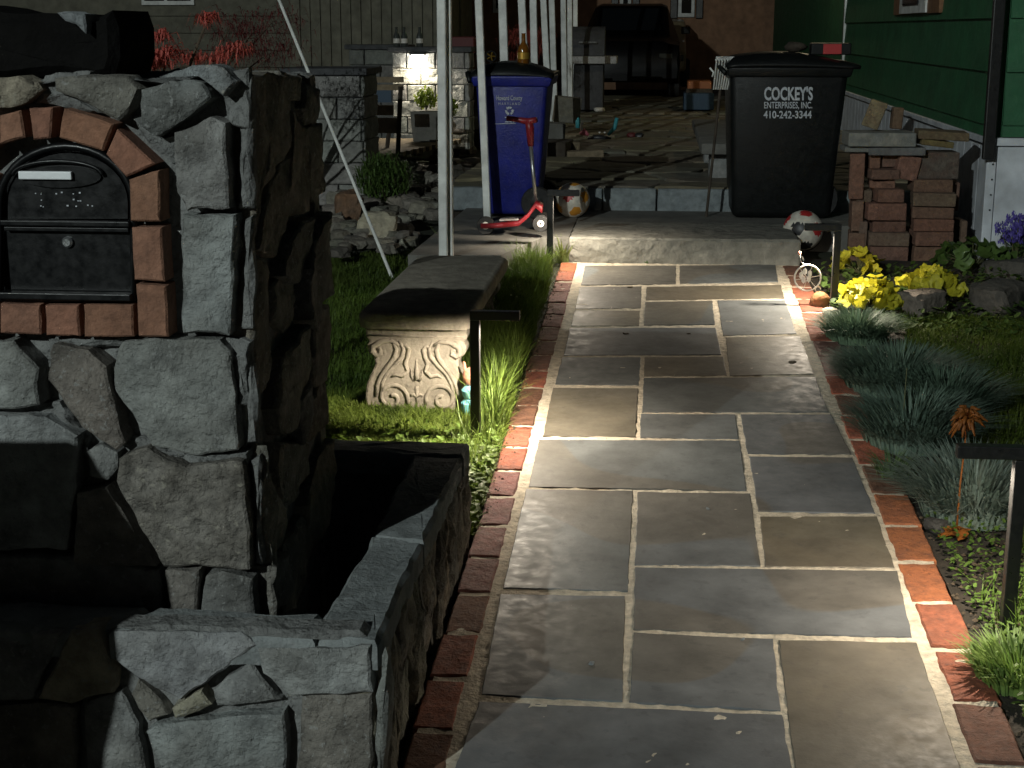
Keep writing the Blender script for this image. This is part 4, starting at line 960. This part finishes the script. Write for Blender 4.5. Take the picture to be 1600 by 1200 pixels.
# ---- rocks in the bed
def rock(px, py, h, color, label, seed, amp=.25, sq=.65, mt='rubble', zl=None, group=None, sub=3, name='rock'):
    c = G(px, py) if zl is None else G(px, py, zl, 0); c.z += h[2] * .45
    o = smooth_angle(rock_mb(c, h, seed, sub, amp, sq).build(name, mt, color=color), 25); return tag(o, label, 'rock', group)
rock(1438, 488, (.13, .10, .08), (.17, .14, .115), 'flat brown rock in front of the yellow plants', 3, .2, .5)
rock(1558, 480, (.17, .12, .09), (.10, .085, .07), 'dark layered rock beside the lawn edge', 8, .25, .5)
rock(1280, 478, (.055, .05, .05), (.34, .15, .05), 'orange stone behind the ornament bicycle', 5, .15, .8)
rock(1296, 494, (.04, .04, .03), (.5, .46, .36), 'small pale stone at the path light foot', 6, .2)
rock(1590, 430, (.2, .1, .06), (.07, .065, .055), 'long dark edging rock below the purple flowers', 12, .2, .5)
rock(1463, 828, (.035, .03, .025), (.02, .02, .02), 'black lump of mulch at the brick edge', 9, .3)
# ---- bicycle ornament
c = G(1262, 455); oy = 6.72; t = thing('bicycle_ornament', 'pale metal penny farthing ornament with a flower on a stake', 'ornament', G(1280, 500))
wc = GY(1262, 434, oy)
MB().tube([wc + Vector((math.cos(2 * math.pi * k / 28), 0, math.sin(2 * math.pi * k / 28))) * .058 for k in range(29)], .0045, 6, False).build('wheel_rim', 'pale_paint', t, smooth=True)
for k in range(6): MB().tube([wc, wc + Vector((math.cos(k * math.pi / 3 + .2), 0, math.sin(k * math.pi / 3 + .2))) * .056], .0016, 5).build('spoke', 'pale_paint', t)
for k in range(5):
    a = k * 1.257 + .5; m = MB(); leaflet(m, wc + Vector((math.cos(a) * .02 - .01, -.008, math.sin(a) * .02 + .01)), .014, 0, 1.57, 1.57 + 0 * a); m.build('petal', 'pale_paint', t, fixn=False)
MB().tube([wc, GY(1272, 455, oy), GY(1290, 500, oy)], [.004, .004, .003], 6).build('stake', 'black_metal', t)
MB().tube([GY(1278, 452, oy) + Vector((math.cos(2 * math.pi * k / 14), 0, math.sin(2 * math.pi * k / 14))) * .012 for k in range(11)], .003, 6).build('small_wheel', 'pale_paint', t)
MB().tube([wc + Z * .058, GY(1252, 410, oy), GY(1250, 398, oy)], .002, 6).build('flower_stem', 'pale_paint', t)
m = MB(); leaflet(m, GY(1254, 404, oy), .012, 0, 1.2, .4); m.build('leaf', 'pale_paint', t, fixn=False)
smooth_angle(rock_mb(GY(1249, 395, oy), (.009, .009, .01), 3, 2, .2, .9).build('flower_bud', 'coral', t))
# ---- little figurine behind the path light
c = Vector((-.60, 4.98, gz(4.98))); t = thing('garden_figurine', 'small coral and cyan garden figurine behind the path light post', 'figurine', c)
c = Vector((GY(736, 620, 4.98).x, 4.98, gz(4.98)))
smooth_angle(MB().lathe([(.03, 0), (.034, .02), (.036, .04), (.022, .055), (.03, .065), (.034, .085), (.02, .1), (.01, .105)], c, 16).build('body', 'cyan', t))
smooth_angle(MB().lathe([(.012, .1), (.026, .115), (.030, .135), (.024, .155), (.008, .165)], c, 16).build('head', 'coral', t))
for s in (-1, 1): MB().tube([c + Vector((s * .018, 0, .155)), c + Vector((s * .024, 0, .185))], [.006, .004], 6).build('ear', 'coral', t)

# ================================================================== BACKGROUND LEFT: rubble, columns, lamp wall, deck
rr_ = random.Random(31); n = 0; k = 0
while k < 260:
    k += 1; px = rr_.uniform(515, 745); py = rr_.uniform(236, 408)
    if (px > 640 and py > 352) or (px > 690 and py > 325) or (px < 570 and py < 290) or (py > 396 and px > 590): continue
    c = G(px, py, .43, 0); s = rr_.uniform(.04, .10) * (1.15 if py < 330 else .8)
    rock(px, py, (s, s * rr_.uniform(.7, 1), s * rr_.uniform(.45, .8)), jitcol([(.17, .16, .13), (.12, .11, .09), (.24, .22, .18)][k % 3], .12, rr_), ['grey-brown rubble rock in the heap behind the lawn', 'dark rubble rock in the heap behind the lawn', 'pale rubble rock in the heap behind the lawn'][k % 3], k + 40, .35, .6, zl=.43, group=['grey-brown rubble rocks', 'dark rubble rocks', 'pale rubble rocks'][k % 3], sub=2, name='rubble_rock')
rock(592, 368, (.12, .1, .10), (.42, .38, .28), 'large pale quartz rock standing out of the rubble', 99, .35, .6, zl=.44)
rock(545, 340, (.10, .1, .13), (.20, .11, .06), 'rusty brown boulder at the edge of the rubble', 98, .3, .6, zl=.44)
def block_wall(name, label, x0, x1, yf, z0, z1, rows, bl, c, dep=.3, cat='wall', side=True):
    t = thing(name, label, cat, ((x0 + x1) / 2, yf + dep / 2, z0)); MB().b2((x0 + .02, yf + .02, z0), (x1 - .02, yf + dep, z1)).build('core', 'slate', t)
    hh = (z1 - z0) / rows
    for j in range(rows):
        x = x0 - (bl * .5 if j % 2 else 0)
        while x < x1 - .02:
            a, b = max(x, x0) + .004, min(x + bl, x1) - .004
            if b - a > .03: stone('block', 'block', t, jitcol(c, .12), [(a, z0 + j * hh + .003), (b, z0 + j * hh + .003), (b, z0 + (j + 1) * hh - .003), (a, z0 + (j + 1) * hh - .003)], (0, yf, 0), X, Z, -Y, front=.01, back=.03, rough=.014, jit=.003, sp=.05, ch=.008, seed=j * 7 + x * 31, ns=16, rings=(.75, .4))
            x += bl
        if side: stone('block', 'block', t, jitcol(c, .12), [(yf + .01, z0 + j * hh + .003), (yf + dep - .01, z0 + j * hh + .003), (yf + dep - .01, z0 + (j + 1) * hh - .003), (yf + .01, z0 + (j + 1) * hh - .003)], (x1, 0, 0), Y, Z, X, front=.008, back=.03, rough=.012, jit=.003, sp=.05, ch=.008, seed=j * 5 + 900, ns=16, rings=(.6,))
    MB().box(((x0 + x1) / 2, yf + dep / 2, z1 + .022), ((x1 - x0) / 2 + .035, dep / 2 + .035, .022), bev=.006).build('cap', 'slate', t)
    return t
BC = (.27, .265, .25)
block_wall('block_column', 'grey block column with slate cap beside the rubble', -2.42, -1.915, 9.8, .40, 1.255, 6, .33, BC, .5, 'column')
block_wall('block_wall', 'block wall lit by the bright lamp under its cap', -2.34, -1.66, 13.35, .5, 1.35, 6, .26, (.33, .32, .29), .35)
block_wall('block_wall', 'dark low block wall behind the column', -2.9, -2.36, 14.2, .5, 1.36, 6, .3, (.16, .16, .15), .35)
# lamp under the cap
t = thing('wall_light', 'glaring white lamp under the wall cap', 'lamp', (-2.1, 13.3, 1.33))
MB().b2((-2.17, 13.26, 1.325), (-2.03, 13.335, 1.348), bev=.004).build('housing', 'black_metal', t)
MB().b2((-2.15, 13.262, 1.296), (-2.05, 13.33, 1.324), bev=.006).build('lens', 'glare', t)
l = bpy.data.lights.new('wall_spot', 'SPOT'); l.energy = 17; l.color = (1, .9, .72); l.spot_size = R(165); l.spot_blend = .6; l.shadow_soft_size = .03
lo = bpy.data.objects.new('wall_spot', l); col.objects.link(lo); lo.parent = t; lo.location = (0, -.05, -.05)
# bottles on the wall
for i, (px, lab) in enumerate([(620, 'dim clear bottle at the end of the lamp wall'), (632, 'clear bottle with pale label left of the lamp'), (656, 'clear bottle standing right above the lamp')]):
    c = GY(px, 80, 13.5); c.z = 1.395
    o = smooth_angle(MB().lathe([(.028, 0), (.03, .01), (.03, .09), (.012, .13), (.011, .165), (.013, .17)], c, 14).build('bottle', 'clear_glass'), 40); tag(o, lab, 'bottle')
    MB().lathe([(.0312, .03), (.0312, .07)], c, 14).build('label', 'pale_paint', o)
# deck
dkk = thing('timber_deck', 'low timber deck of pale planks before the lamp wall', 'deck', (-2.3, 12, .5))
for k in range(14): y = 11.2 + k * .15; MB().b2((-3.4, y, .56), (-1.72 - .03 * (13 - k), y + .14, .6), bev=.004).build('plank', 'wood', dkk)
MB().b2((-3.4, 11.18, .4), (-2.13, 11.22, .585)).build('fascia', 'dark_wood', dkk)
# square pot with plant
t = thing('square_planter', 'grey square pot standing on the deck by the lamp wall', 'pot', (-1.98, 12.9, .6))
frustum(MB(), (-1.98, 12.95, .6), (.10, .1, 0), (-1.98, 12.95, .86), (.12, .12, 0), .01).build('pot', 'concrete', t)
def bush(name, c, rx, rz, n, mt, label, L=(.04, .09), wd=.006):
    t = thing(name, label, 'plant', c); m = MB(); st = MB(); c = Vector(c)
    for _ in range(n):
        d = Vector((rg.gauss(0, 1), rg.gauss(0, 1), rg.gauss(0, 1))).normalized() * (rg.random() ** .4); p = c + Vector((d.x * rx, d.y * rx, rz + d.z * rz))
        blade(m, p, rg.uniform(0, 6.28), rg.uniform(*L), rg.uniform(.6, 1.6), wd, 2, 1.2)
    for _ in range(7): st.tube([c, c + Vector((rg.uniform(-1, 1) * rx * .6, rg.uniform(-1, 1) * rx * .6, rz * 1.3))], .004, 4, False)
    stuff(m.build('foliage', mt, t, fixn=False)); stuff(st.build('stems', 'bark', t, fixn=False)); return t
bush('potted_plant', (-1.98, 12.95, .86), .1, .09, 160, 'leaf_lime', 'lime leafed plant growing in the square pot', (.05, .1), .012)
bush('potted_plant', (-1.72, 12.6, .80), .06, .09, 120, 'leaf_lime', 'lime leafed plant beside the white post', (.05, .1), .012)
bush('dark_shrub', (-1.75, 9.6, .42), .18, .16, 900, 'leaf_green', 'dark grassy shrub at the foot of the block column', (.08, .16), .005)
# wooden garden bench seen from its end
wb = thing('garden_bench', 'dark framed wooden garden bench on the deck edge', 'bench', (-2.1, 11.6, .55))
yb2 = 11.7
def gp(px, py, y=yb2): return GY(px, py, y)
for (xa, ya, xb, yb3, y) in [(626, 135, 621, 258, 11.3), (608, 204, 603, 246, 12.2)]: MB().tube([gp(xa, ya, y), gp(xb, yb3, y)], .018, 4).build('leg', 'dark_wood', wb)
for ya in (120, 132): MB().b2(gp(584, ya + 9, 11.35), gp(631, ya, 11.40)).build('slat', 'wood', wb)
MB().b2(gp(584, 208, 11.4), gp(622, 184, 11.46)).build('seat_rail', 'wood', wb); MB().b2(gp(584, 180, 11.5), gp(615, 164, 11.54)).build('slat', 'wood', wb)
MB().b2(gp(588, 160, 11.9), gp(612, 140, 11.92)).build('cushion', 'navy', wb)

# ---- japanese maple behind the pillar
def lace(m, c, n, L, sp_):
    for _ in range(n):
        a = rg.uniform(0, 6.28); p = Vector(c) + Vector((rg.gauss(0, sp_), rg.gauss(0, sp_), rg.gauss(0, sp_ * .45)))
        d = Vector((math.cos(a), math.sin(a), 0)); l_ = L * rg.uniform(.5, 1.1); s_ = Vector((-d.y, d.x, 0)) * .0022; o = len(m.v)
        m.v += [p - s_, p + s_, p + d * l_ * .6 + Z * .008 + s_, p + d * l_ * .6 + Z * .008 - s_, p + d * l_ - Z * l_ * .55]
        m.f += [(o, o + 1, o + 2, o + 3), (o + 3, o + 2, o + 4)]
def maple(name, base, tufts, y, label, n, L, sp_, mt='leaf_red'):
    b = Vector(base); t = thing(name, label, 'tree', b); cr = MB(); tr = MB(); fork = b + Vector((0, 0, .55 * (1.35 - b.z)))
    tr.tube([b, fork], [.03, .018], 8)
    for px, py, w_ in tufts:
        c = GY(px, py, y + rg.uniform(-.25, .25)); tr.tube([fork, fork.lerp(c, .55) + Z * .06, c], [.012, .007, .003], 6); lace(cr, c, int(n * w_), L, sp_ * (w_ ** .5))
    tr.build('trunk', 'bark', t, fixn=False); stuff(cr.build('crown', mt, t, fixn=False)); return t
maple('japanese_maple', (-1.62, 4.5, .22), [(248, 56, .7), (242, 95, 1.3), (262, 84, .8), (325, 28, .7), (368, 80, 1), (300, 92, .8), (340, 92, .7), (225, 100, .6)], 4.5, 'red lace-leaf maple rising behind the mailbox pillar', 150, .045, .022)
maple('japanese_maple', (-2.6, 8.2, .42), [(400, 45, 2), (380, 70, 2), (430, 30, 1.5), (360, 40, 1.5), (440, 75, 1.5), (410, 90, 1.5)], 8.2, 'dark red maple against the pale siding', 110, .08, .07, 'leaf_dark_red')
maple('red_shrub', (-1.35, 15.5, .62), [(812, 48, 1), (822, 60, 1), (832, 55, 1), (826, 80, 1), (815, 90, 1), (838, 75, 1), (805, 62, .8)], 15.5, 'red leafed shrub behind the carport posts', 120, .10, .07)

# ---- shed with vertical siding, clapboard building, window
shd = thing('shed', 'drab shed with vertical board siding behind the block wall', 'shed', (-3.3, 18, .5))
sx0, sx1, sy = GY(455, 50, 17.).x, GY(689, 50, 17.).x, 17.
MB().b2((sx0, sy + .03, .4), (sx1 - .01, 20, 3.4)).build('wall', 'shed_siding', shd)
bw = .116
k = 0; x = sx0
while x < sx1 - .02: MB().b2((x, sy - .0, .42), (min(x + bw - .012, sx1), sy + .03, 3.4), bev=.004).build('board', 'shed_siding', shd); x += bw
MB().b2((sx1 - .03, sy - .02, .4), (sx1 + .03, sy + .03, 3.4)).build('corner_board', 'dark_wood', shd)
gh = thing('clapboard_house', 'grey clapboard house wall with a window behind the maple', 'house', (-6, 18.5, .5))
MB().b2((-12, 18.03, .4), (sx0 - .02, 24, 4)).build('wall', 'shed_siding', gh)
for k in range(13): MB().b2((-12, 18.0 - .004, .5 + k * .2), (sx0 - .02, 18.03, .5 + k * .2 + .192), bev=.004).build('clapboard', 'shed_siding', gh)
a, b = GY(222, 8, 17.97), GY(304, 6, 17.97)
wn = MB().b2((a.x, 17.95, a.z), (b.x, 17.99, a.z + 1), bev=.004).build('window', 'white_paint', gh)
MB().b2((a.x + .04, 17.94, a.z + .05), (a.x + .28, 17.948, a.z + .95)).build('pane', 'dark_glass', wn); MB().b2((a.x + .32, 17.94, a.z + .05), (b.x - .04, 17.948, a.z + .95)).build('pane', 'dark_glass', wn)

# ================================================================== BACKGROUND CENTRE
ph = thing('peach_house', 'peach stucco house with black shutters beyond the parked car', 'house', (-1, 30, .6))
MB().b2((-9, 27, .5), (6.5, 34, 6)).build('wall', 'peach_stucco', ph)
def far_window(x0, x1, yb_, par, shut):
    a, b = GY(x0, yb_, 26.95), GY(x1, yb_, 26.95)
    wn = MB().b2((a.x, 26.94, a.z), (b.x, 27.0, a.z + 1.3), bev=.01).build('window', 'white_paint', par)
    MB().b2((a.x + .06, 26.925, a.z + .07), (b.x - .06, 26.938, a.z + 1.2)).build('pane', 'dark_glass', wn)
    MB().b2((a.x + .04, 26.91, a.z + .30), (b.x - .04, 26.924, a.z + .335)).build('glazing_bar', 'white_paint', wn)
    for s in shut:
        c, d = GY(s, yb_ + 2, 26.95), GY(s + 11, yb_ + 2, 26.95); MB().b2((c.x, 26.93, c.z), (d.x, 27, c.z + 1.35), bev=.01).build('shutter', 'black_metal', par)
far_window(1059, 1085, 27, ph, (1047, 1087)); far_window(968, 986, 22, ph, (955, 988)); far_window(770, 786, 20, ph, ())
# dark parked car
cr = thing('parked_car', 'black hatchback parked beyond the patio', 'car', (-.1, 22, .63))
CX0, CX1 = GY(905, 100, 21.).x, GY(1062, 100, 21.).x; cx = (CX0 + CX1) / 2; hw = (CX1 - CX0) / 2; zg = .63
m = MB()   # body lofted front to back: (y, half width, z of sill, belt, roof half width, roof z)
sec = [(20.8, .94, .32, .62, .6, .70), (20.9, .98, .25, .85, .78, .92), (21.3, 1., .25, .9, .80, 1.02), (21.8, 1., .25, .92, .74, 1.50), (22.6, 1., .25, .95, .74, 1.56), (23.8, 1., .25, .95, .74, 1.5), (24.6, .98, .28, .92, .70, 1.0)]
for y, w_, zs, zb, rw, rz_ in sec:
    for x, z in ((-w_ * hw, zs), (-w_ * hw * 1.02, (zs + zb) / 2), (-w_ * hw, zb), (-rw * hw, rz_ - .04), (-rw * hw * .85, rz_), (rw * hw * .85, rz_), (rw * hw, rz_ - .04), (w_ * hw, zb), (w_ * hw * 1.02, (zs + zb) / 2), (w_ * hw, zs)): m.v.append(Vector((cx + x, y, zg + z * .82)))
for i in range(len(sec) - 1):
    for k in range(10): m.f.append((i * 10 + k, i * 10 + (k + 1) % 10, (i + 1) * 10 + (k + 1) % 10, (i + 1) * 10 + k))
m.f += [tuple(range(10))[::-1], tuple(range(60, 70))]
smooth_angle(m.build('body', 'car_paint', cr), 35)
MB().add([(cx - .6 * hw, 21.36, zg + .90), (cx + .6 * hw, 21.36, zg + .90), (cx + .58 * hw, 21.74, zg + 1.20), (cx - .58 * hw, 21.74, zg + 1.20)], [(0, 1, 2, 3)]).build('windscreen', 'dark_glass', cr)
for s in (-1, 1):
    for y in (21.2, 24.0): wheel((cx + s * hw * .9, y, zg + .2), .2, .14, cr, axis='X')
    MB().box((cx + s * hw * .72, 20.83, zg + .56), (.09, .03, .035), bev=.008).build('headlight', 'clear_glass', cr)
    MB().box((cx + s * hw * 1.12, 21.75, zg + .9), (.06, .03, .05), bev=.01).build('mirror', 'car_paint', cr)
MB().box((cx, 20.79, zg + .28), (.22, .01, .05)).build('number_plate', 'car_paint', cr)
t = GY(1047, 75, 20.7); tc_ = thing('tan_car', 'tan car parked beside the black hatchback', 'car', (t.x + .25, 24.5, .63))
m = MB(); x0, x1 = GY(1040, 80, 24.5).x, GY(1072, 80, 24.5).x
prof2 = [(24.3, .25), (24.3, .55), (24.7, .72), (25.2, .78), (25.6, 1.05), (26.4, 1.08), (26.6, .3)]
V = [Vector((x0, y, .63 + z)) for y, z in prof2] + [Vector((x1, y, .63 + z)) for y, z in prof2]; n = len(prof2)
m.add(V, [tuple(range(n)), tuple(range(n, 2 * n))[::-1]] + [(i, (i + 1) % n, n + (i + 1) % n, n + i) for i in range(n)])
o = m.build('body', 'car_tan', tc_); bv = o.modifiers.new('b', 'BEVEL'); bv.width = .06; bv.segments = 3
wheel((x1, 24.9, .63 + .22), .22, .14, tc_, axis='X'); wheel((x1, 26.1, .63 + .22), .22, .14, tc_, axis='X')
MB().box((x1 - .1, 24.28, 1.1), (.06, .02, .05), bev=.01).build('headlight', 'clear_glass', tc_)
# covered grill
gr_ = thing('covered_grill', 'grey barbecue grill with domed cover beside the posts', 'grill', (-.7, 17.3, .63))
g0, g1 = GY(893, 172, 17.2), GY(946, 172, 17.2); gx0, gx1 = g0.x, g1.x
MB().b2((gx0 + .02, 17.2, .65), (gx1 - .03, 17.6, 1.16), bev=.01).build('cabinet', 'grill_cover', gr_)
MB().b2((gx0 - .0, 17.12, 1.165), (gx1 + .12, 17.65, 1.25), bev=.01).build('side_shelf', 'grey_plastic', gr_)
m = MB()
for i in range(9):
    t = math.pi * i / 8
    for x in (gx0 - .02, (gx0 + gx1) / 2, gx1 - .02): m.v.append(Vector((x, 17.4 - .24 * math.cos(t), 1.255 + .32 * math.sin(t) ** .8)))
for i in range(8):
    for j in range(2): m.f.append((i * 3 + j, i * 3 + j + 1, (i + 1) * 3 + j + 1, (i + 1) * 3 + j))
m.f += [tuple(range(0, 27, 3)), tuple(range(2, 27, 3))[::-1]]
smooth_angle(m.build('lid', 'grill_cover', gr_)); MB().tube([(gx0 + .08, 17.13, 1.4), (gx1 - .1, 17.13, 1.4)], .012, 8).build('handle', 'steel', gr_)
# low slab bench on the patio
pb = thing('patio_bench', 'low concrete slab bench on stone legs by the black bin', 'bench', (.55, 11.5, .63))
zt = .86; q = [G(1064, 186, zt, 0), G(1133, 188, zt, 0), G(1145, 223, zt, 0), G(1095, 223, zt, 0)]
a = G(1096, 224, zt, 0); bfar = min(14.4, G(1064, 186, zt, 0).y)
smooth_angle(MB().b2((a.x, a.y, zt - .07), (a.x + .42, bfar, zt), bev=.012).build('seat', 'concrete', pb))
for y in (a.y + .12, (a.y + bfar) / 2, bfar - .3): MB().b2((a.x + .06, y, .625), (a.x + .36, y + .28, zt - .072), bev=.01).build('leg', 'riser_stone', pb, color=(.25, .25, .24))
# clutter on the patio
def pbox(x0, y0, x1, y1, y, dep, mt, name, label, cat, rz=0., ry=0., color=(.2, .18, .14)):
    a, b = GY(x0, y1, y), GY(x1, y0, y); m = MB().box((a + b) / 2 + Y * dep, (abs(b.x - a.x) / 2, dep, abs(b.z - a.z) / 2), rz=rz, ry=ry, bev=.01)
    return tag(m.build(name, mt, color=color), label, cat)
pbox(848, 193, 881, 222, 11.6, .12, 'concrete', 'paving_block', 'pale concrete block leaning by the stacked timbers', 'block', .1, .08)
pbox(845, 223, 888, 248, 11.2, .2, 'dark_wood', 'timber_sleeper', 'dark timber sleeper lying under the concrete block', 'timber', -.1)
pbox(884, 236, 942, 249, 11.2, .07, 'wood', 'timber_plank', 'short timber plank poking out over the patio', 'timber', .15, -.05)
pbox(864, 152, 906, 192, 13.2, .1, 'riser_stone', 'stone_slab', 'brown stone slab propped behind the toys', 'slab', .1, .1, (.16, .14, .10))
pbox(888, 222, 902, 243, 11.5, .08, 'rubble', 'split_log', 'split log standing beside the plank', 'log', .3, .1, (.19, .14, .08))
pbox(1068, 146, 1116, 172, 17.2, .3, 'navy', 'plastic_tub', 'dark blue plastic tub at the far patio edge', 'tub')
pbox(1074, 127, 1112, 140, 17.6, .25, 'orange_plastic', 'orange_crate', 'dull orange crate on top of the blue tub', 'crate')
pbox(1072, 139.5, 1114, 146, 17.4, .3, 'dark_wood', 'tub_lid', 'dark board across the blue tub', 'board')
t = thing('toy_flamingo', 'pink toy flamingo with a white neck on the patio', 'toy', (-.62, 12.7, .63)); zf = 12.7
MB().tube([GY(906, 209, zf), GY(912, 206, zf), GY(920, 211, zf)], [.01, .03, .012], 8).build('body', 'pink', t, smooth=True)
MB().tube([GY(910, 205, zf), GY(908, 198, zf), GY(910, 192, zf), GY(913, 193, zf)], [.013, .010, .012, .006], 8).build('neck', 'pale_paint', t, smooth=True)
MB().tube([GY(903, 200, zf + .05), GY(903, 190, zf + .05), GY(905, 184, zf + .05)], [.02, .022, .012], 8).build('wing', 'teal', t, smooth=True)
t = thing('toy_crocodile', 'black and teal toy lying on the patio flagstones', 'toy', (-.45, 12.8, .63)); zf = 12.85
MB().tube([GY(918, 216, zf), GY(935, 215, zf), GY(955, 216, zf)], [.012, .025, .012], 8).build('body', 'ball_black', t, smooth=True)
MB().tube([GY(950, 211, zf), GY(960, 200, zf), GY(964, 184, zf)], [.012, .02, .016], 8).build('tail', 'teal', t, smooth=True)
for px in (937, 945): smooth_angle(rock_mb(GY(px, 207, zf), (.012, .012, .01), 2, 2, .1, .9).build('eye', 'pale_paint', t))
t = thing('sandals', 'pair of small dark red sandals on the flagstones', 'shoes', (-.15, 12.9, .63))
for px, mt in ((987, 'dark_red'), (999, 'ball_black')): smooth_angle(rock_mb(GY(px, 211, 12.9), (.055, .05, .025), px, 2, .3, .7).build('sandal', mt, t))
tag(rock_mb(GY(936, 171, 17.0), (.08, .06, .03), 3, 2, .3, .8).build('white_cloth', 'pale_paint', smooth=True), 'crumpled white cloth at the foot of the grill', 'cloth')
# red wagon behind the bin
t = thing('red_wagon', 'dark red toy wagon with a gold spoked wheel', 'wagon', (-1.9, 15.2, .7)); zf = 15.2
MB().b2(GY(702, 84, zf), GY(748, 57, zf + .4), bev=.01).build('tray', 'dark_red', t)
c = GY(767, 88, zf)
MB().tube([c + Vector((math.cos(2 * math.pi * k / 20), 0, math.sin(2 * math.pi * k / 20))) * .05 for k in range(21)], .008, 6, False).build('tyre', 'ball_black', t)
for k in range(5): MB().tube([c, c + Vector((math.cos(k * 1.257), 0, math.sin(k * 1.257))) * .048], .006, 6).build('spoke', 'gold', t)
MB().tube([c, GY(735, 82, zf + .1)], .012, 6).build('axle', 'ball_black', t); MB().tube([c - Z * .05, Vector((c.x, zf, .64))], .012, 6).build('stand', 'ball_black', t)
# ================================================================== SHADOW BLOCK added out of view, shaped to shade the pillar foot
yc = 1.35; LP = Vector((LX, LY, LZ + .09))
def back(p): p = Vector(p); k = (yc - LP.y) / (p.y - LP.y); return LP + (p - LP) * k
edge = [GY(-260, 686, PFY), GY(118, 686, PFY), GY(136, 705, PFY), GY(190, 790, PFY), GY(268, 905, PFY), GY(150, 985, PQY), GY(132, 1100, PQY), GY(130, 1330, PQY), GY(-700, 1330, PQY)]
V = [back(p) for p in edge]  # outline projected back towards the lamp from the wanted shadow edge
hd_ = Vector((LP.x - V[0].x, LP.y - V[0].y, 0)).normalized(); uc = MB().prism(V, X, Z, hd_, .35).build('shadow_block', 'shadow_block_green')
bv = uc.modifiers.new('b', 'BEVEL'); bv.width = .01
tag(uc, 'unseen green block added at the kerb to shade the pillar foot', 'cabinet')

# ================================================================== small litter on the slabs
for i, (px, py, q, lab) in enumerate([(985, 450, .018, 'dark leaf scrap on the slab nearest the step'), (1238, 567, .016, 'black leaf scrap on the brown slab by the right bricks'), (1076, 523, .010, 'tiny dark crumb on the long grey slab'),
        (978, 523, .016, 'damp leaf scrap on the long grey slab'), (1106, 797, .010, 'pale pebble chip on the square slab'), (924, 1040, .014, 'pale lime fleck on the slab beside the planter'), (1160, 1002, .008, 'little pale chip by a mortar joint')]):
    p = G(px, py); q *= .7; V, Fc = stone_geo([(p.x + q * math.cos(t_) * (1 + .3 * math.sin(t_ * 2 + i)), p.y + q * .8 * math.sin(t_)) for t_ in [k * .7 for k in range(9)]], O0, PA, PB, PN, front=.007, back=-.003, rough=.004, jit=.004, sp=.006, ch=.001, seed=i + 700, ns=60, rings=(.5,))
    tag(MB().add(V, Fc).build('leaf_scrap' if i < 4 else 'stone_chip', 'bark' if i < 4 else 'chip_and_lit_patch'), lab, 'leaf' if i < 4 else 'chip')
